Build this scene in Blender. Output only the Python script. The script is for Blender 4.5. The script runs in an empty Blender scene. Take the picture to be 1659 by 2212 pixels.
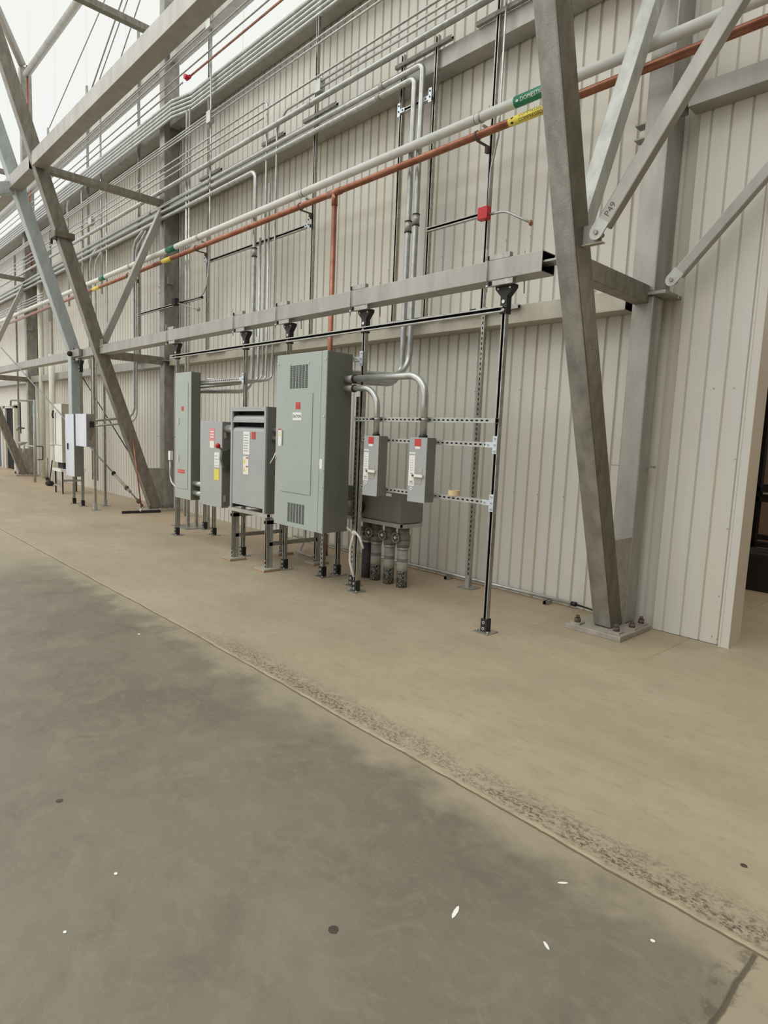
import bpy, bmesh, math, random
from mathutils import Vector, Matrix
random.seed(7)
SC = bpy.context.scene
COL = SC.collection
PI = math.pi

# ------------------------------------------------------------------ materials
def srgb(r, g, b):
    f = lambda c: (c/255/12.92) if c/255 <= .04045 else ((c/255+.055)/1.055)**2.4
    return (f(r), f(g), f(b), 1)

class NT:
    """tiny node helper"""
    def __init__(s, mat):
        s.t = mat.node_tree; s.n = s.t.nodes; s.l = s.t.links
    def new(s, t, **k):
        n = s.n.new(t)
        for a, v in k.items(): setattr(n, a, v)
        return n
    def put(s, v, inp):
        if hasattr(v, 'is_linked') or isinstance(v, bpy.types.NodeSocket): s.l.new(v, inp)
        else: inp.default_value = v
    def m(s, op, a, b=0.0, c=0.0, clamp=False):
        n = s.new('ShaderNodeMath', operation=op, use_clamp=clamp)
        s.put(a, n.inputs[0]); s.put(b, n.inputs[1]); s.put(c, n.inputs[2])
        return n.outputs[0]
    def noise(s, vec, scale, detail=4, rough=.55, dist=0):
        n = s.new('ShaderNodeTexNoise')
        s.l.new(vec, n.inputs['Vector'])
        n.inputs['Scale'].default_value = scale; n.inputs['Detail'].default_value = detail
        n.inputs['Roughness'].default_value = rough; n.inputs['Distortion'].default_value = dist
        return n.outputs['Fac']
    def mapping(s, vec, sc):
        n = s.new('ShaderNodeMapping'); s.l.new(vec, n.inputs[0]); n.inputs['Scale'].default_value = sc
        return n.outputs[0]
    def ramp(s, fac, stops):
        n = s.new('ShaderNodeValToRGB'); s.l.new(fac, n.inputs[0])
        e = n.color_ramp.elements
        while len(e) > 1: e.remove(e[-1])
        e[0].position, e[0].color = stops[0]
        for p, c in stops[1:]:
            q = e.new(p); q.color = c
        return n.outputs[0]
    def mix(s, f, a, b):
        n = s.new('ShaderNodeMix', data_type='RGBA')
        s.put(f, n.inputs[0]); s.put(a, n.inputs[6]); s.put(b, n.inputs[7])
        return n.outputs[2]
    def step(s, v, lo, hi):
        n = s.new('ShaderNodeMapRange', interpolation_type='SMOOTHSTEP')
        s.put(v, n.inputs[0]); n.inputs[1].default_value = lo; n.inputs[2].default_value = hi
        return n.outputs[0]

def base_mat(name):
    m = bpy.data.materials.new(name); m.use_nodes = True
    b = m.node_tree.nodes['Principled BSDF']
    return m, NT(m), b

def mottled(name, c1, c2, scale=8, stretch=(1, 1, 1), rough=.5, metal=0.0, bump=0.0, bscale=60, spec=.5):
    m, n, b = base_mat(name)
    tc = n.new('ShaderNodeTexCoord').outputs['Object']
    f = n.noise(n.mapping(tc, stretch), scale, 5, .6)
    col = n.ramp(f, [(.3, c1), (.7, c2)])
    n.l.new(col, b.inputs['Base Color'])
    b.inputs['Roughness'].default_value = rough; b.inputs['Metallic'].default_value = metal
    b.inputs['Specular IOR Level'].default_value = spec
    if bump:
        bp = n.new('ShaderNodeBump'); bp.inputs['Strength'].default_value = bump; bp.inputs['Distance'].default_value = .004
        n.l.new(n.noise(tc, bscale, 4), bp.inputs['Height']); n.l.new(bp.outputs[0], b.inputs['Normal'])
    return m

def plain(name, c, rough=.5, metal=0.0, var=.06):
    lo = tuple(max(0, x*(1-var)) for x in c[:3])+(1,); hi = tuple(min(1, x*(1+var)) for x in c[:3])+(1,)
    return mottled(name, lo, hi, 6, rough=rough, metal=metal)

M = {}
M['galv'] = mottled('galvanised_steel', srgb(158, 155, 148), srgb(178, 175, 168), 7, (1, 1, .35), .48, .5, .25, 45)
M['galv_dark'] = mottled('weathered_galvanised_steel', srgb(130, 127, 120), srgb(166, 162, 155), 9, (1, 1, .5), .5, .5, .5, 60)
M['galv_brown'] = mottled('brown_steel_and_shade', srgb(92, 85, 72), srgb(126, 118, 104), 14, (1, 1, .4), .45, .4, .6, 50)  # brown steel; on the nearest leg's side its dark tone stands for shade
M['jamb'] = mottled('jamb_paint', srgb(182, 174, 156), srgb(198, 190, 174), 2, (1, 1, .3), .45)  # tan jamb paint, a little darker than the wall sheet
M['plate'] = mottled('dusty_steel_plate', srgb(150, 143, 132), srgb(180, 173, 162), 12, (1, 1, 1), .6, .3, .3, 40)
M['beyond'] = mottled('warm_far_wall_paint', srgb(176, 146, 124), srgb(188, 158, 136), 2, rough=.7)
M['brown_light'] = mottled('light_brown_steel_and_shade', srgb(112, 106, 95), srgb(146, 139, 127), 14, (1, 1, .4), .45, .4, .5, 50)  # lighter brown; on the farther legs' sides the tone stands for shade
M['galv_tan'] = mottled('stained_galvanised_steel', srgb(168, 162, 146), srgb(192, 186, 170), 5, (1, 1, 1), .55, .3, .2, 40)
M['galv_pale'] = mottled('bright_galvanised_steel', srgb(164, 165, 159), srgb(196, 196, 190), 10, (1, 1, .4), .4, .45, .1, 40)
M['galv_blue'] = mottled('bluish_galvanised_steel', srgb(160, 168, 167), srgb(188, 195, 193), 10, (1, 1, .4), .45, .3, .1, 40)
M['strut'] = mottled('zinc_channel_steel', srgb(150, 148, 140), srgb(190, 188, 180), 20, (1, 1, 1), .38, .7)
M['conduit'] = mottled('conduit_steel', srgb(166, 168, 165), srgb(200, 202, 197), 12, (1, 1, 1), .3, .6)
M['conduit_dull'] = mottled('dull_conduit_steel', srgb(150, 148, 142), srgb(186, 183, 176), 12, (1, 1, 1), .4, .5)
M['zinc_plate'] = plain('bright_zinc_plate', srgb(205, 216, 222), .35, .4)
M['black'] = plain('black_fitting_paint', srgb(34, 33, 31), .5)
M['void'] = plain('dark_hollow', srgb(14, 13, 12), .9)
M['bolt'] = plain('bolt_washer', srgb(215, 213, 208), .35, .6)
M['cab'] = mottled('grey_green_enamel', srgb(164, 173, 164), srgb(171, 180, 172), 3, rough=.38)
M['cab_dark'] = mottled('grey_green_enamel_shaded_side', srgb(106, 108, 98), srgb(113, 114, 104), 3, rough=.42)  # same enamel made darker: shade of the cabinet sides put into the colour
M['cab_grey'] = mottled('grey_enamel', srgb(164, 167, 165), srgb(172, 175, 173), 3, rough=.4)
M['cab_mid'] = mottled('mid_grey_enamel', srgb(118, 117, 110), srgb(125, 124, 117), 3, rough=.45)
M['stainless'] = mottled('brushed_pale_steel', srgb(196, 202, 214), srgb(222, 226, 236), 3, (1, 1, .2), .35, .3)
M['white'] = plain('white_enamel', srgb(226, 226, 220), .45)
M['label'] = plain('white_label', srgb(236, 236, 230), .5, 0, .02)
M['ink'] = plain('black_ink', srgb(40, 42, 50), .6)
M['chalk'] = plain('grey_crayon', srgb(92, 92, 92), .8)
M['ink_blue'] = plain('dark_blue_ink', srgb(40, 48, 80), .6)
M['red'] = plain('red_label', srgb(200, 62, 58), .45)
M['redbox'] = plain('red_enamel', srgb(190, 32, 36), .4)
M['pink'] = plain('faded_red_label', srgb(226, 138, 136), .5)
M['yellow'] = plain('yellow_label', srgb(234, 214, 84), .45)
M['green'] = plain('green_band', srgb(28, 118, 84), .4)
M['greensign'] = plain('green_sign', srgb(30, 130, 100), .5)
M['copper'] = mottled('copper', srgb(142, 90, 70), srgb(178, 124, 100), 7, (1, 1, 1), .36, .6, .05, 30)
M['pvc'] = mottled('white_pipe_wrap', srgb(222, 223, 216), srgb(234, 235, 229), 5, rough=.5)
M['cream'] = plain('cream_pipe', srgb(214, 212, 196), .5)
M['rust'] = mottled('rusty_steel', srgb(66, 54, 46), srgb(122, 102, 88), 30, rough=.8, bump=.4)
M['wood'] = mottled('plywood', srgb(150, 118, 88), srgb(184, 150, 112), 20, (1, 1, 6), .8)
M['tape'] = plain('masking_tape', srgb(222, 196, 150), .7)
M['oil'] = mottled('oil_stain', srgb(56, 50, 42), srgb(80, 72, 60), 60, rough=.5)
M['cord'] = plain('white_strap', srgb(216, 208, 196), .8)
M['blue'] = plain('dark_blue_paint', srgb(62, 76, 100), .5)
M['lever'] = plain('dark_green_grey_enamel', srgb(84, 88, 78), .5)
M['dust'] = plain('dark_equipment', srgb(40, 36, 34), .8)
M['roughblack'] = mottled('scuffed_black_duct', srgb(30, 30, 30), srgb(92, 92, 88), 40, (1, 1, 3), .8)

def wall_material():
    m, n, b = base_mat('cream_ribbed_cladding')
    g = n.new('ShaderNodeTexCoord').outputs['Object']
    f = n.noise(n.mapping(g, (1.2, 1, .25)), 1.4, 3, .5)
    f2 = n.noise(n.mapping(g, (9, 1, .1)), 3.0, 2, .5)
    sx = n.new('ShaderNodeSeparateXYZ'); n.l.new(g, sx.inputs[0])
    col = n.ramp(f, [(.3, srgb(209, 204, 189)), (.7, srgb(217, 212, 200))])
    col = n.mix(n.m('MULTIPLY', n.step(f2, .45, .65), .5), col, srgb(212, 213, 214))
    n.l.new(col, b.inputs['Base Color'])
    b.inputs['Roughness'].default_value = .42
    return m
M['wall'] = wall_material()

def duct_material():
    """grey conduit stub with scuffed black speckle near the floor and a tape band"""
    m, n, b = base_mat('scuffed_grey_duct')
    tc = n.new('ShaderNodeTexCoord').outputs['Object']
    s = n.new('ShaderNodeSeparateXYZ'); n.l.new(tc, s.inputs[0])
    base = n.ramp(n.noise(tc, 9, 4), [(.3, srgb(140, 138, 126)), (.7, srgb(178, 176, 164))])
    sp = n.m('GREATER_THAN', n.noise(n.mapping(tc, (1, 1, .6)), 110, 2), .5)
    low = n.m('SUBTRACT', 1.0, n.step(s.outputs[2], .16, .21))
    col = n.mix(n.m('MULTIPLY', sp, low), base, srgb(38, 38, 36))
    band = n.m('MULTIPLY', n.step(s.outputs[2], .268, .272), n.m('SUBTRACT', 1.0, n.step(s.outputs[2], .305, .309)))
    col = n.mix(band, col, srgb(120, 116, 110))
    n.l.new(col, b.inputs['Base Color']); b.inputs['Roughness'].default_value = .65
    return m
M['duct'] = duct_material()

def floor_material():
    m, n, b = base_mat('stained_concrete')
    g = n.new('ShaderNodeTexCoord').outputs['Object']
    s = n.new('ShaderNodeSeparateXYZ'); n.l.new(g, s.inputs[0])
    X, Y = s.outputs[0], s.outputs[1]
    wob = n.m('MULTIPLY', n.m('SUBTRACT', n.noise(g, 1.7, 3), .5), .03)
    wob = n.m('ADD', wob, n.m('MULTIPLY', n.m('SUBTRACT', n.noise(g, 9, 4, .6), .5), .022))
    Yw = n.m('ADD', n.m('ADD', Y, wob), n.m('ADD', n.m('MULTIPLY', n.m('MAXIMUM', X, -4.5), .016), .0304))
    # dry tan slab by the wall
    f = n.noise(n.mapping(g, (.7, 1.3, 1)), 1.1, 5, .6)
    tan = n.ramp(f, [(.25, srgb(150, 138, 116)), (.5, srgb(165, 152, 129)), (.75, srgb(176, 163, 141))])
    tan = n.mix(n.m('MULTIPLY', n.step(n.noise(n.mapping(g, (1, 1.4, 1)), 2.3, 6, .7), .45, .68), .5), tan, srgb(154, 145, 122))
    tan = n.mix(n.m('MULTIPLY', n.step(n.noise(n.mapping(g, (.35, 1.4, 1)), 6, 6, .8), .6, .72), .35), tan, srgb(128, 114, 95))
    pinkf = n.m('MULTIPLY', n.step(Y, 3.6, 5.0), n.step(n.m('MULTIPLY', X, -1.0), 1.0, 4.5))
    tan = n.mix(n.m('MULTIPLY', pinkf, .6), tan, srgb(186, 163, 138))
    fine = n.noise(n.mapping(g, (1, 2.2, 1)), 9, 5, .65)
    tan = n.mix(n.m('MULTIPLY', n.step(fine, .48, .75), .45), tan, srgb(140, 126, 103))
    # grey worn slab in front
    f3 = n.noise(g, .8, 6, .62, .6)
    grey = n.ramp(f3, [(.25, srgb(106, 99, 86)), (.46, srgb(116, 109, 95)), (.62, srgb(125, 118, 103)), (.8, srgb(134, 126, 110))])
    f4 = n.noise(g, 3.4, 5, .7, 1.2)
    grey = n.mix(n.m('MULTIPLY', n.step(f4, .47, .66), .5), grey, srgb(134, 126, 109))
    dk = n.m('MULTIPLY', n.step(n.noise(g, 2.6, 7, .75, .8), .48, .68), .4)
    grey = n.mix(dk, grey, srgb(98, 91, 79))
    grey = n.mix(n.m('MULTIPLY', n.step(n.noise(n.mapping(g, (1, 1.6, 1)), 11, 7, .8, .6), .5, .64), .4), grey, srgb(140, 131, 114))
    fade = n.step(n.m('ADD', X, n.m('MULTIPLY', n.noise(g, 1.2, 4), 2.5)), -8.2, -4.6)
    near = n.m('SUBTRACT', 2.14, Yw)
    edge = n.step(n.m('ADD', near, n.m('MULTIPLY', n.m('SUBTRACT', n.noise(g, 3.5, 5), .5), .7)), .0, .28)
    front = n.m('MULTIPLY', n.step(near, -.004, .004), n.m('MULTIPLY', fade, n.m('ADD', n.m('MULTIPLY', edge, .75), .25)))
    col = n.mix(front, tan, grey)
    # slab right of the cross joint stays tan
    rt = n.m('MULTIPLY', n.step(X, -.46, -.45), n.step(near, -.004, .004))
    col = n.mix(n.m('MULTIPLY', rt, .75), col, tan)
    # scuffed speckle band beside the joint
    sp = n.step(n.noise(n.mapping(g, (1, 1.5, 1)), 42, 8, .8, .4), .45, .58)
    bandm = n.m('MULTIPLY', n.step(Yw, 2.16, 2.19), n.m('SUBTRACT', 1.0, n.step(Yw, 2.22, 2.42)))
    big = n.step(n.noise(n.mapping(g, (1, .3, 1)), 1.3, 3), .28, .5)
    bandm = n.m('MULTIPLY', bandm, n.m('MULTIPLY', big, n.step(X, -4.8, -3.6)))
    col = n.mix(n.m('MULTIPLY', n.m('MULTIPLY', sp, n.m('MULTIPLY', bandm, n.step(n.noise(n.mapping(g, (1, 2, 1)), 7, 5, .7), .34, .52))), 1.0), col, srgb(84, 76, 64))
    # pale ridge beside the joint
    ridge = n.m('MULTIPLY', n.step(Yw, 2.146, 2.150), n.m('MULTIPLY', n.step(n.noise(g, 5, 4), .4, .6), n.m('SUBTRACT', 1.0, n.step(Yw, 2.155, 2.18))))
    col = n.mix(n.m('MULTIPLY', ridge, .55), col, srgb(190, 178, 150))
    def line(V, c, w):
        return n.m('SUBTRACT', 1.0, n.step(n.m('ABSOLUTE', n.m('SUBTRACT', V, c)), w*.4, w))
    j = line(Yw, 2.143, .009)
    col = n.mix(n.m('MULTIPLY', j, .8), col, srgb(92, 80, 62))
    wx = n.m('ADD', X, n.m('MULTIPLY', wob, .8))
    infront = n.step(near, .0, .01); behind = n.m('SUBTRACT', 1.0, infront)
    j2 = n.m('MULTIPLY', line(wx, -.457, .012), infront)
    crumble = n.m('MULTIPLY', n.m('MULTIPLY', line(wx, -.475, .06), infront), n.step(n.noise(g, 14, 5, .7), .5, .6))
    col = n.mix(n.m('MULTIPLY', n.m('MAXIMUM', j2, n.m('MULTIPLY', crumble, .6)), .85), col, srgb(80, 72, 58))
    j3 = n.m('MULTIPLY', line(wx, -4.53, .014), infront)
    j4 = n.m('MULTIPLY', n.m('MULTIPLY', line(X, -4.81, .009), behind), n.step(Y, 3.2, 3.6))
    col = n.mix(n.m('MULTIPLY', n.m('MAXIMUM', j3, j4), .35), col, srgb(120, 100, 78))
    # infill pad around each column base (9.144 m bays)
    mx = n.m('PINGPONG', n.m('ADD', X, 2.385+9.144*4), 4.572)
    pad = n.m('MULTIPLY', n.m('SUBTRACT', 1.0, n.step(mx, .493, .499)), n.step(Y, 4.53, 4.536))
    col = n.mix(n.m('MULTIPLY', pad, .55), col, srgb(162, 146, 120))
    pl = n.m('MAXIMUM', n.m('MULTIPLY', line(mx, .5, .007), n.step(Y, 4.52, 4.53)), n.m('MULTIPLY', line(Y, 4.53, .005), n.m('SUBTRACT', 1.0, n.step(mx, .5, .51))))
    col = n.mix(n.m('MULTIPLY', pl, .5), col, srgb(128, 106, 78))
    n.l.new(col, b.inputs['Base Color'])
    r = n.m('ADD', n.m('MULTIPLY', n.noise(g, 4, 4), .25), .42)
    r = n.m('SUBTRACT', r, n.m('MULTIPLY', front, .08))
    n.l.new(r, b.inputs['Roughness'])
    b.inputs['Specular IOR Level'].default_value = .35
    bp = n.new('ShaderNodeBump'); bp.inputs['Strength'].default_value = .25; bp.inputs['Distance'].default_value = .01
    h = n.m('ADD', n.m('MULTIPLY', n.noise(g, 22, 6, .7), .4), n.m('MULTIPLY', j, -1.0))
    n.l.new(h, bp.inputs['Height']); n.l.new(bp.outputs[0], b.inputs['Normal'])
    return m
M['floor'] = floor_material()

def membrane_material(name='backlit_fabric', power=1.0):
    """daylight coming through the taut white fabric, with faint welded seams"""
    m = bpy.data.materials.new(name); m.use_nodes = True
    n = NT(m); n.n.remove(n.n['Principled BSDF'])
    g = n.new('ShaderNodeTexCoord').outputs['Object']
    s = n.new('ShaderNodeSeparateXYZ'); n.l.new(g, s.inputs[0])
    d = n.m('PINGPONG', n.m('ADD', s.outputs[0], 14.1+2.34*20), 1.17)
    seam = n.m('SUBTRACT', 1.0, n.step(d, .012, .03))
    f = n.noise(g, .35, 2)
    col = n.ramp(f, [(.3, (.86, .885, .82, 1)), (.7, (.87, .875, .865, 1))])
    col = n.mix(n.m('MULTIPLY', seam, .55), col, (.74, .72, .52, 1))
    e = n.new('ShaderNodeEmission'); n.l.new(col, e.inputs[0]); e.inputs[1].default_value = power
    out = [x for x in n.n if x.type == 'OUTPUT_MATERIAL'][0]
    n.l.new(e.outputs[0], out.inputs[0])
    return m
M['membrane'] = membrane_material(power=1.05)
M['roof_membrane'] = membrane_material('sunlit_roof_fabric', 2.9)

# ------------------------------------------------------------------ mesh builder
class MB:
    def __init__(s):
        s.bm = bmesh.new(); s.mats = []
    def mi(s, key):
        if key not in s.mats: s.mats.append(key)
        return s.mats.index(key)
    def face(s, vs, mat, smooth=False):
        try: f = s.bm.faces.new(vs)
        except ValueError: return None
        f.material_index = s.mi(mat); f.smooth = smooth
        return f
    def box(s, x0, x1, y0, y1, z0, z1, mat, skip=''):
        v = [s.bm.verts.new((x, y, z)) for x in (x0, x1) for y in (y0, y1) for z in (z0, z1)]
        F = {'-x': (0, 1, 3, 2), '+x': (4, 6, 7, 5), '-y': (0, 4, 5, 1), '+y': (2, 3, 7, 6), '-z': (0, 2, 6, 4), '+z': (1, 5, 7, 3)}
        for k, q in F.items():
            if k not in skip.split(): s.face([v[i] for i in q], mat)
        return s
    def obox(s, p0, p1, w, h, mat, up=(0, 0, 1), ends=True):
        """bar from p0 to p1; w across, h along up"""
        p0, p1 = Vector(p0), Vector(p1); a = (p1-p0).normalized(); u = Vector(up)
        sd = a.cross(u).normalized(); u = sd.cross(a).normalized()
        R = []
        for p in (p0, p1):
            R.append([s.bm.verts.new(p+sd*(i*w/2)+u*(j*h/2)) for i, j in ((-1, -1), (1, -1), (1, 1), (-1, 1))])
        for i in range(4):
            s.face([R[0][i], R[0][(i+1) % 4], R[1][(i+1) % 4], R[1][i]], mat)
        if ends:
            s.face(R[0][::-1], mat); s.face(R[1], mat)
        return s
    def hollow(s, p0, p1, w, h, mat, up=(0, 0, 1), t=.008, inner='void'):
        """open-ended rectangular tube, dark inside"""
        p0, p1 = Vector(p0), Vector(p1); a = (p1-p0).normalized(); u = Vector(up)
        sd = a.cross(u).normalized(); u = sd.cross(a).normalized()
        O, I = [], []
        for p in (p0, p1):
            O.append([s.bm.verts.new(p+sd*(i*w/2)+u*(j*h/2)) for i, j in ((-1, -1), (1, -1), (1, 1), (-1, 1))])
            I.append([s.bm.verts.new(p+sd*(i*(w/2-t))+u*(j*(h/2-t))) for i, j in ((-1, -1), (1, -1), (1, 1), (-1, 1))])
        for i in range(4):
            k = (i+1) % 4
            s.face([O[0][i], O[0][k], O[1][k], O[1][i]], mat)
            s.face([I[0][i], I[1][i], I[1][k], I[0][k]], inner)
            s.face([O[0][k], O[0][i], I[0][i], I[0][k]], mat)
            s.face([O[1][i], O[1][k], I[1][k], I[1][i]], mat)
        return s
    def prism(s, pts, vec, mat):
        vec = Vector(vec)
        a = [s.bm.verts.new(Vector(p)) for p in pts]; b = [s.bm.verts.new(Vector(p)+vec) for p in pts]
        s.face(a[::-1], mat); s.face(b, mat)
        for i in range(len(a)):
            k = (i+1) % len(a); s.face([a[i], a[k], b[k], b[i]], mat)
        return s
    def cyl(s, p0, p1, r, mat, seg=14, r1=None, caps=True):
        return s.sweep([p0, p1], r, mat, seg, caps, r1)
    def sweep(s, pts, r, mat, seg=12, caps=True, r1=None):
        pts = [Vector(p) for p in pts]
        t0 = (pts[1]-pts[0]).normalized()
        nrm = t0.orthogonal().normalized(); rings = []
        for i, p in enumerate(pts):
            if i == 0: t = t0
            elif i == len(pts)-1: t = (pts[-1]-pts[-2]).normalized()
            else: t = ((pts[i+1]-p).normalized()+(p-pts[i-1]).normalized()).normalized()
            nrm = (nrm-t*nrm.dot(t)).normalized(); bn = t.cross(nrm)
            rr = r if (r1 is None or i < len(pts)-1) else r1
            rings.append([s.bm.verts.new(p+(nrm*math.cos(2*PI*k/seg)+bn*math.sin(2*PI*k/seg))*rr) for k in range(seg)])
        for a, b in zip(rings, rings[1:]):
            for k in range(seg): s.face([a[k], a[(k+1) % seg], b[(k+1) % seg], b[k]], mat, True)
        if caps: s.face(rings[0][::-1], mat); s.face(rings[-1], mat)
        return s
    def pipe(s, pts, r, mat, bend=.15, seg=12, n=8):
        """polyline with rounded corners"""
        P = [Vector(p) for p in pts]; out = [P[0]]
        for i in range(1, len(P)-1):
            a = (P[i-1]-P[i]); b = (P[i+1]-P[i]); la, lb = a.length, b.length; a.normalize(); b.normalize()
            ang = a.angle(b)
            if ang > PI-.02: out.append(P[i]); continue
            d = min(bend/math.tan(ang/2), la*.49, lb*.49); rr = d*math.tan(ang/2)
            c = P[i]+(a+b).normalized()*(rr/math.sin(ang/2))
            s0 = P[i]+a*d; s1 = P[i]+b*d; v0 = s0-c; v1 = s1-c; th = v0.angle(v1)
            for k in range(n+1):
                f = k/n
                out.append(c+(v0*math.sin((1-f)*th)+v1*math.sin(f*th))/math.sin(th))
        out.append(P[-1])
        return s.sweep(out, r, mat, seg)
    def disc(s, c, nrm, r, th, mat, seg=12):
        c = Vector(c); nrm = Vector(nrm).normalized()
        return s.cyl(c, c+nrm*th, r, mat, seg)
    def ball(s, c, r, mat, sc=(1, 1, 1), seg=12):
        res = bmesh.ops.create_uvsphere(s.bm, u_segments=seg, v_segments=seg//2+2, radius=r, matrix=Matrix.Translation(c) @ Matrix.Diagonal((*sc, 1)))
        i = s.mi(mat)
        for v in res['verts']:
            for f in v.link_faces: f.material_index = i; f.smooth = True
        return s
    def strut(s, p0, p1, opn, mat='strut', W=.0413, D=.0413, slots=False, inner='void'):
        """lipped U channel from p0 to p1, mouth toward opn, dark inside; slots: punched slots in its back"""
        p0, p1, o = Vector(p0), Vector(p1), Vector(opn).normalized()
        a = (p1-p0); L = a.length; a.normalize(); sd = a.cross(o).normalized(); t = .0028; lip = .0095; w, d = W/2, D/2
        out = [(-w+lip, d), (-w, d), (-w, -d), (w, -d), (w, d), (w-lip, d)]
        inn = [(w-lip, d-.007), (w-t, d-.004), (w-t, -d+t), (-w+t, -d+t), (-w+t, d-.004), (-w+lip, d-.007)]
        prof = out+inn
        A = [s.bm.verts.new(p0+sd*x+o*y) for x, y in prof]; B = [s.bm.verts.new(p1+sd*x+o*y) for x, y in prof]
        n = len(prof)
        for i in range(n):
            k = (i+1) % n
            s.face([A[i], A[k], B[k], B[i]], inner if 6 <= i <= 10 else mat)
        s.face(A[::-1], mat); s.face(B, mat)
        if slots:
            q = 0.035
            while q < L-.03:
                c = p0+a*q-o*(d+.0006); ring = []
                for k in range(10):
                    th = 2*PI*k/10; ex = .0075 if math.cos(th) > 0 else -.0075
                    ring.append(s.bm.verts.new(c+a*(math.cos(th)*.0065+ex)+sd*(math.sin(th)*.0068)))
                s.face(ring, inner); q += .0508
        return s
    def text(s, body, origin, size, mat, ux=(1, 0, 0), uy=(0, 0, 1), off=0.0, wrap=None, bold=True):
        """flat lettering; wrap=(axis_y, axis_z, radius, angle0) bends it round a pipe that runs along x"""
        cu = bpy.data.curves.new('lettering', 'FONT'); cu.body = body; cu.size = size; cu.align_x = 'CENTER'; cu.align_y = 'CENTER'
        bold = bold and not wrap
        cu.resolution_u = 2; cu.fill_mode = 'FRONT'
        if bold: cu.offset = size*.02
        ob = bpy.data.objects.new('lettering', cu); me = ob.to_mesh()
        ux, uy = Vector(ux), Vector(uy); o = Vector(origin); nrm = ux.cross(uy)
        vs = []
        if wrap:   # cut the letters into thin bands so they can bend
            tb = bmesh.new(); tb.from_mesh(me)
            for k in range(-8, 9):
                bmesh.ops.bisect_plane(tb, geom=tb.verts[:]+tb.edges[:]+tb.faces[:], plane_co=(0, k*size/16, 0), plane_no=(0, 1, 0))
            tb.to_mesh(me); tb.free()
        for v in me.vertices:
            if wrap:
                ay, az, r, a0 = wrap; th = a0+v.co.y/r
                vs.append(s.bm.verts.new((o.x+v.co.x, ay-math.cos(th)*(r+.0008), az+math.sin(th)*(r+.0008))))
            else: vs.append(s.bm.verts.new(o+ux*v.co.x+uy*v.co.y+nrm*off))
        for p in me.polygons: s.face([vs[i] for i in p.vertices], mat)
        ob.to_mesh_clear(); bpy.data.objects.remove(ob); bpy.data.curves.remove(cu)
        return s
    def build(s, name, parent=None, bevel=0.0, origin=None, fix=True):
        if fix: bmesh.ops.recalc_face_normals(s.bm, faces=s.bm.faces[:])
        if parent is not None: org = ORG[parent.name]
        elif origin is not None: org = Vector(origin)
        else:
            lo = [min(v.co[i] for v in s.bm.verts) for i in range(3)]; hi = [max(v.co[i] for v in s.bm.verts) for i in range(3)]
            org = Vector(((lo[0]+hi[0])/2, (lo[1]+hi[1])/2, lo[2]))
        bmesh.ops.translate(s.bm, verts=s.bm.verts[:], vec=-org)
        me = bpy.data.meshes.new(name); s.bm.to_mesh(me); s.bm.free()
        for k in s.mats: me.materials.append(M[k])
        o = bpy.data.objects.new(name, me); COL.objects.link(o)
        if parent is not None: o.parent = parent
        else: o.location = org
        ORG[o.name] = org
        if bevel:
            b = o.modifiers.new('bevel', 'BEVEL'); b.width = bevel; b.segments = 2; b.limit_method = 'ANGLE'; b.angle_limit = math.radians(50)
        return o
ORG = {}
def tag(o, label=None, cat=None, group=None, kind=None):
    if label: o['label'] = label
    if cat: o['category'] = cat
    if group: o['group'] = group
    if kind: o['kind'] = kind
    return o
def thing(name, label, cat, loc, group=None):
    o = bpy.data.objects.new(name, None); COL.objects.link(o); o.location = loc; o.empty_display_size = .1
    ORG[o.name] = Vector(loc)
    return tag(o, label, cat, group)
def solo(mb, name, label, cat, group=None, bevel=0.0):
    return tag(mb.build(name, bevel=bevel), label, cat, group)
def structure(mb, name, origin=(0, 0, 0), fix=True):
    return tag(mb.build(name, origin=origin, fix=fix), kind='structure')

# ------------------------------------------------------------------ setting
CAM = Vector((0, 0, 1.55))
BAY = 9.144
YW = 5.45      # left wall sheet
YR = 5.375     # right wall sheet

mb = MB(); mb.box(-34, 14, -16, 16, -.2, 0, 'floor'); structure(mb, 'floor')

def ribbed(mb, x0, x1, y, z0, z1, pitch, w, depth, mat, off=0.0):
    """sheet facing -y with recessed vertical flutes"""
    xs = [(x0, y)]; x = x0+off
    while x+w < x1:
        if x > x0+.002: xs += [(x, y), (x+.010, y+depth), (x+w, y+depth), (x+w+.006, y)]
        x += pitch
    xs.append((x1, y))
    a = [mb.bm.verts.new((p, q, z0)) for p, q in xs]; b = [mb.bm.verts.new((p, q, z1)) for p, q in xs]
    for i in range(len(xs)-1): mb.face([a[i], a[i+1], b[i+1], b[i]], mat)
mb = MB(); ribbed(mb, -34, -2.2, YW, 0, 7.22, .1455, .026, .022, 'wall', off=.101)
mb.box(-34, -2.2, YW+.03, YW+.06, 0, 7.22, 'wall')
# rivets
for z in (2.1, 1.05, 3.6, 4.9):
    x = -3.2
    while x > -14:
        mb.disc((x, YW, z+.01*math.sin(x*9)), (0, -1, 0), .005, .003, 'galv_brown', 6); x -= .291
structure(mb, 'wall_back', fix=False)
mb = MB(); ribbed(mb, -2.2, -1.66, YR, .004, 9, .148, .014, .018, 'wall', off=.075)
mb.box(-2.2, -1.66, YR+.02, YR+.05, 0, 9, 'wall')
for z, x in ((2.05, -1.9), (2.05, -1.75), (1.5, -1.69), (.95, -1.69), (.4, -1.70), (.06, -1.72), (.05, -1.68)):
    mb.disc((x, YR, z), (0, -1, 0), .006, .004, 'conduit_dull', 6)
structure(mb, 'wall_right', fix=False)
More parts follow.
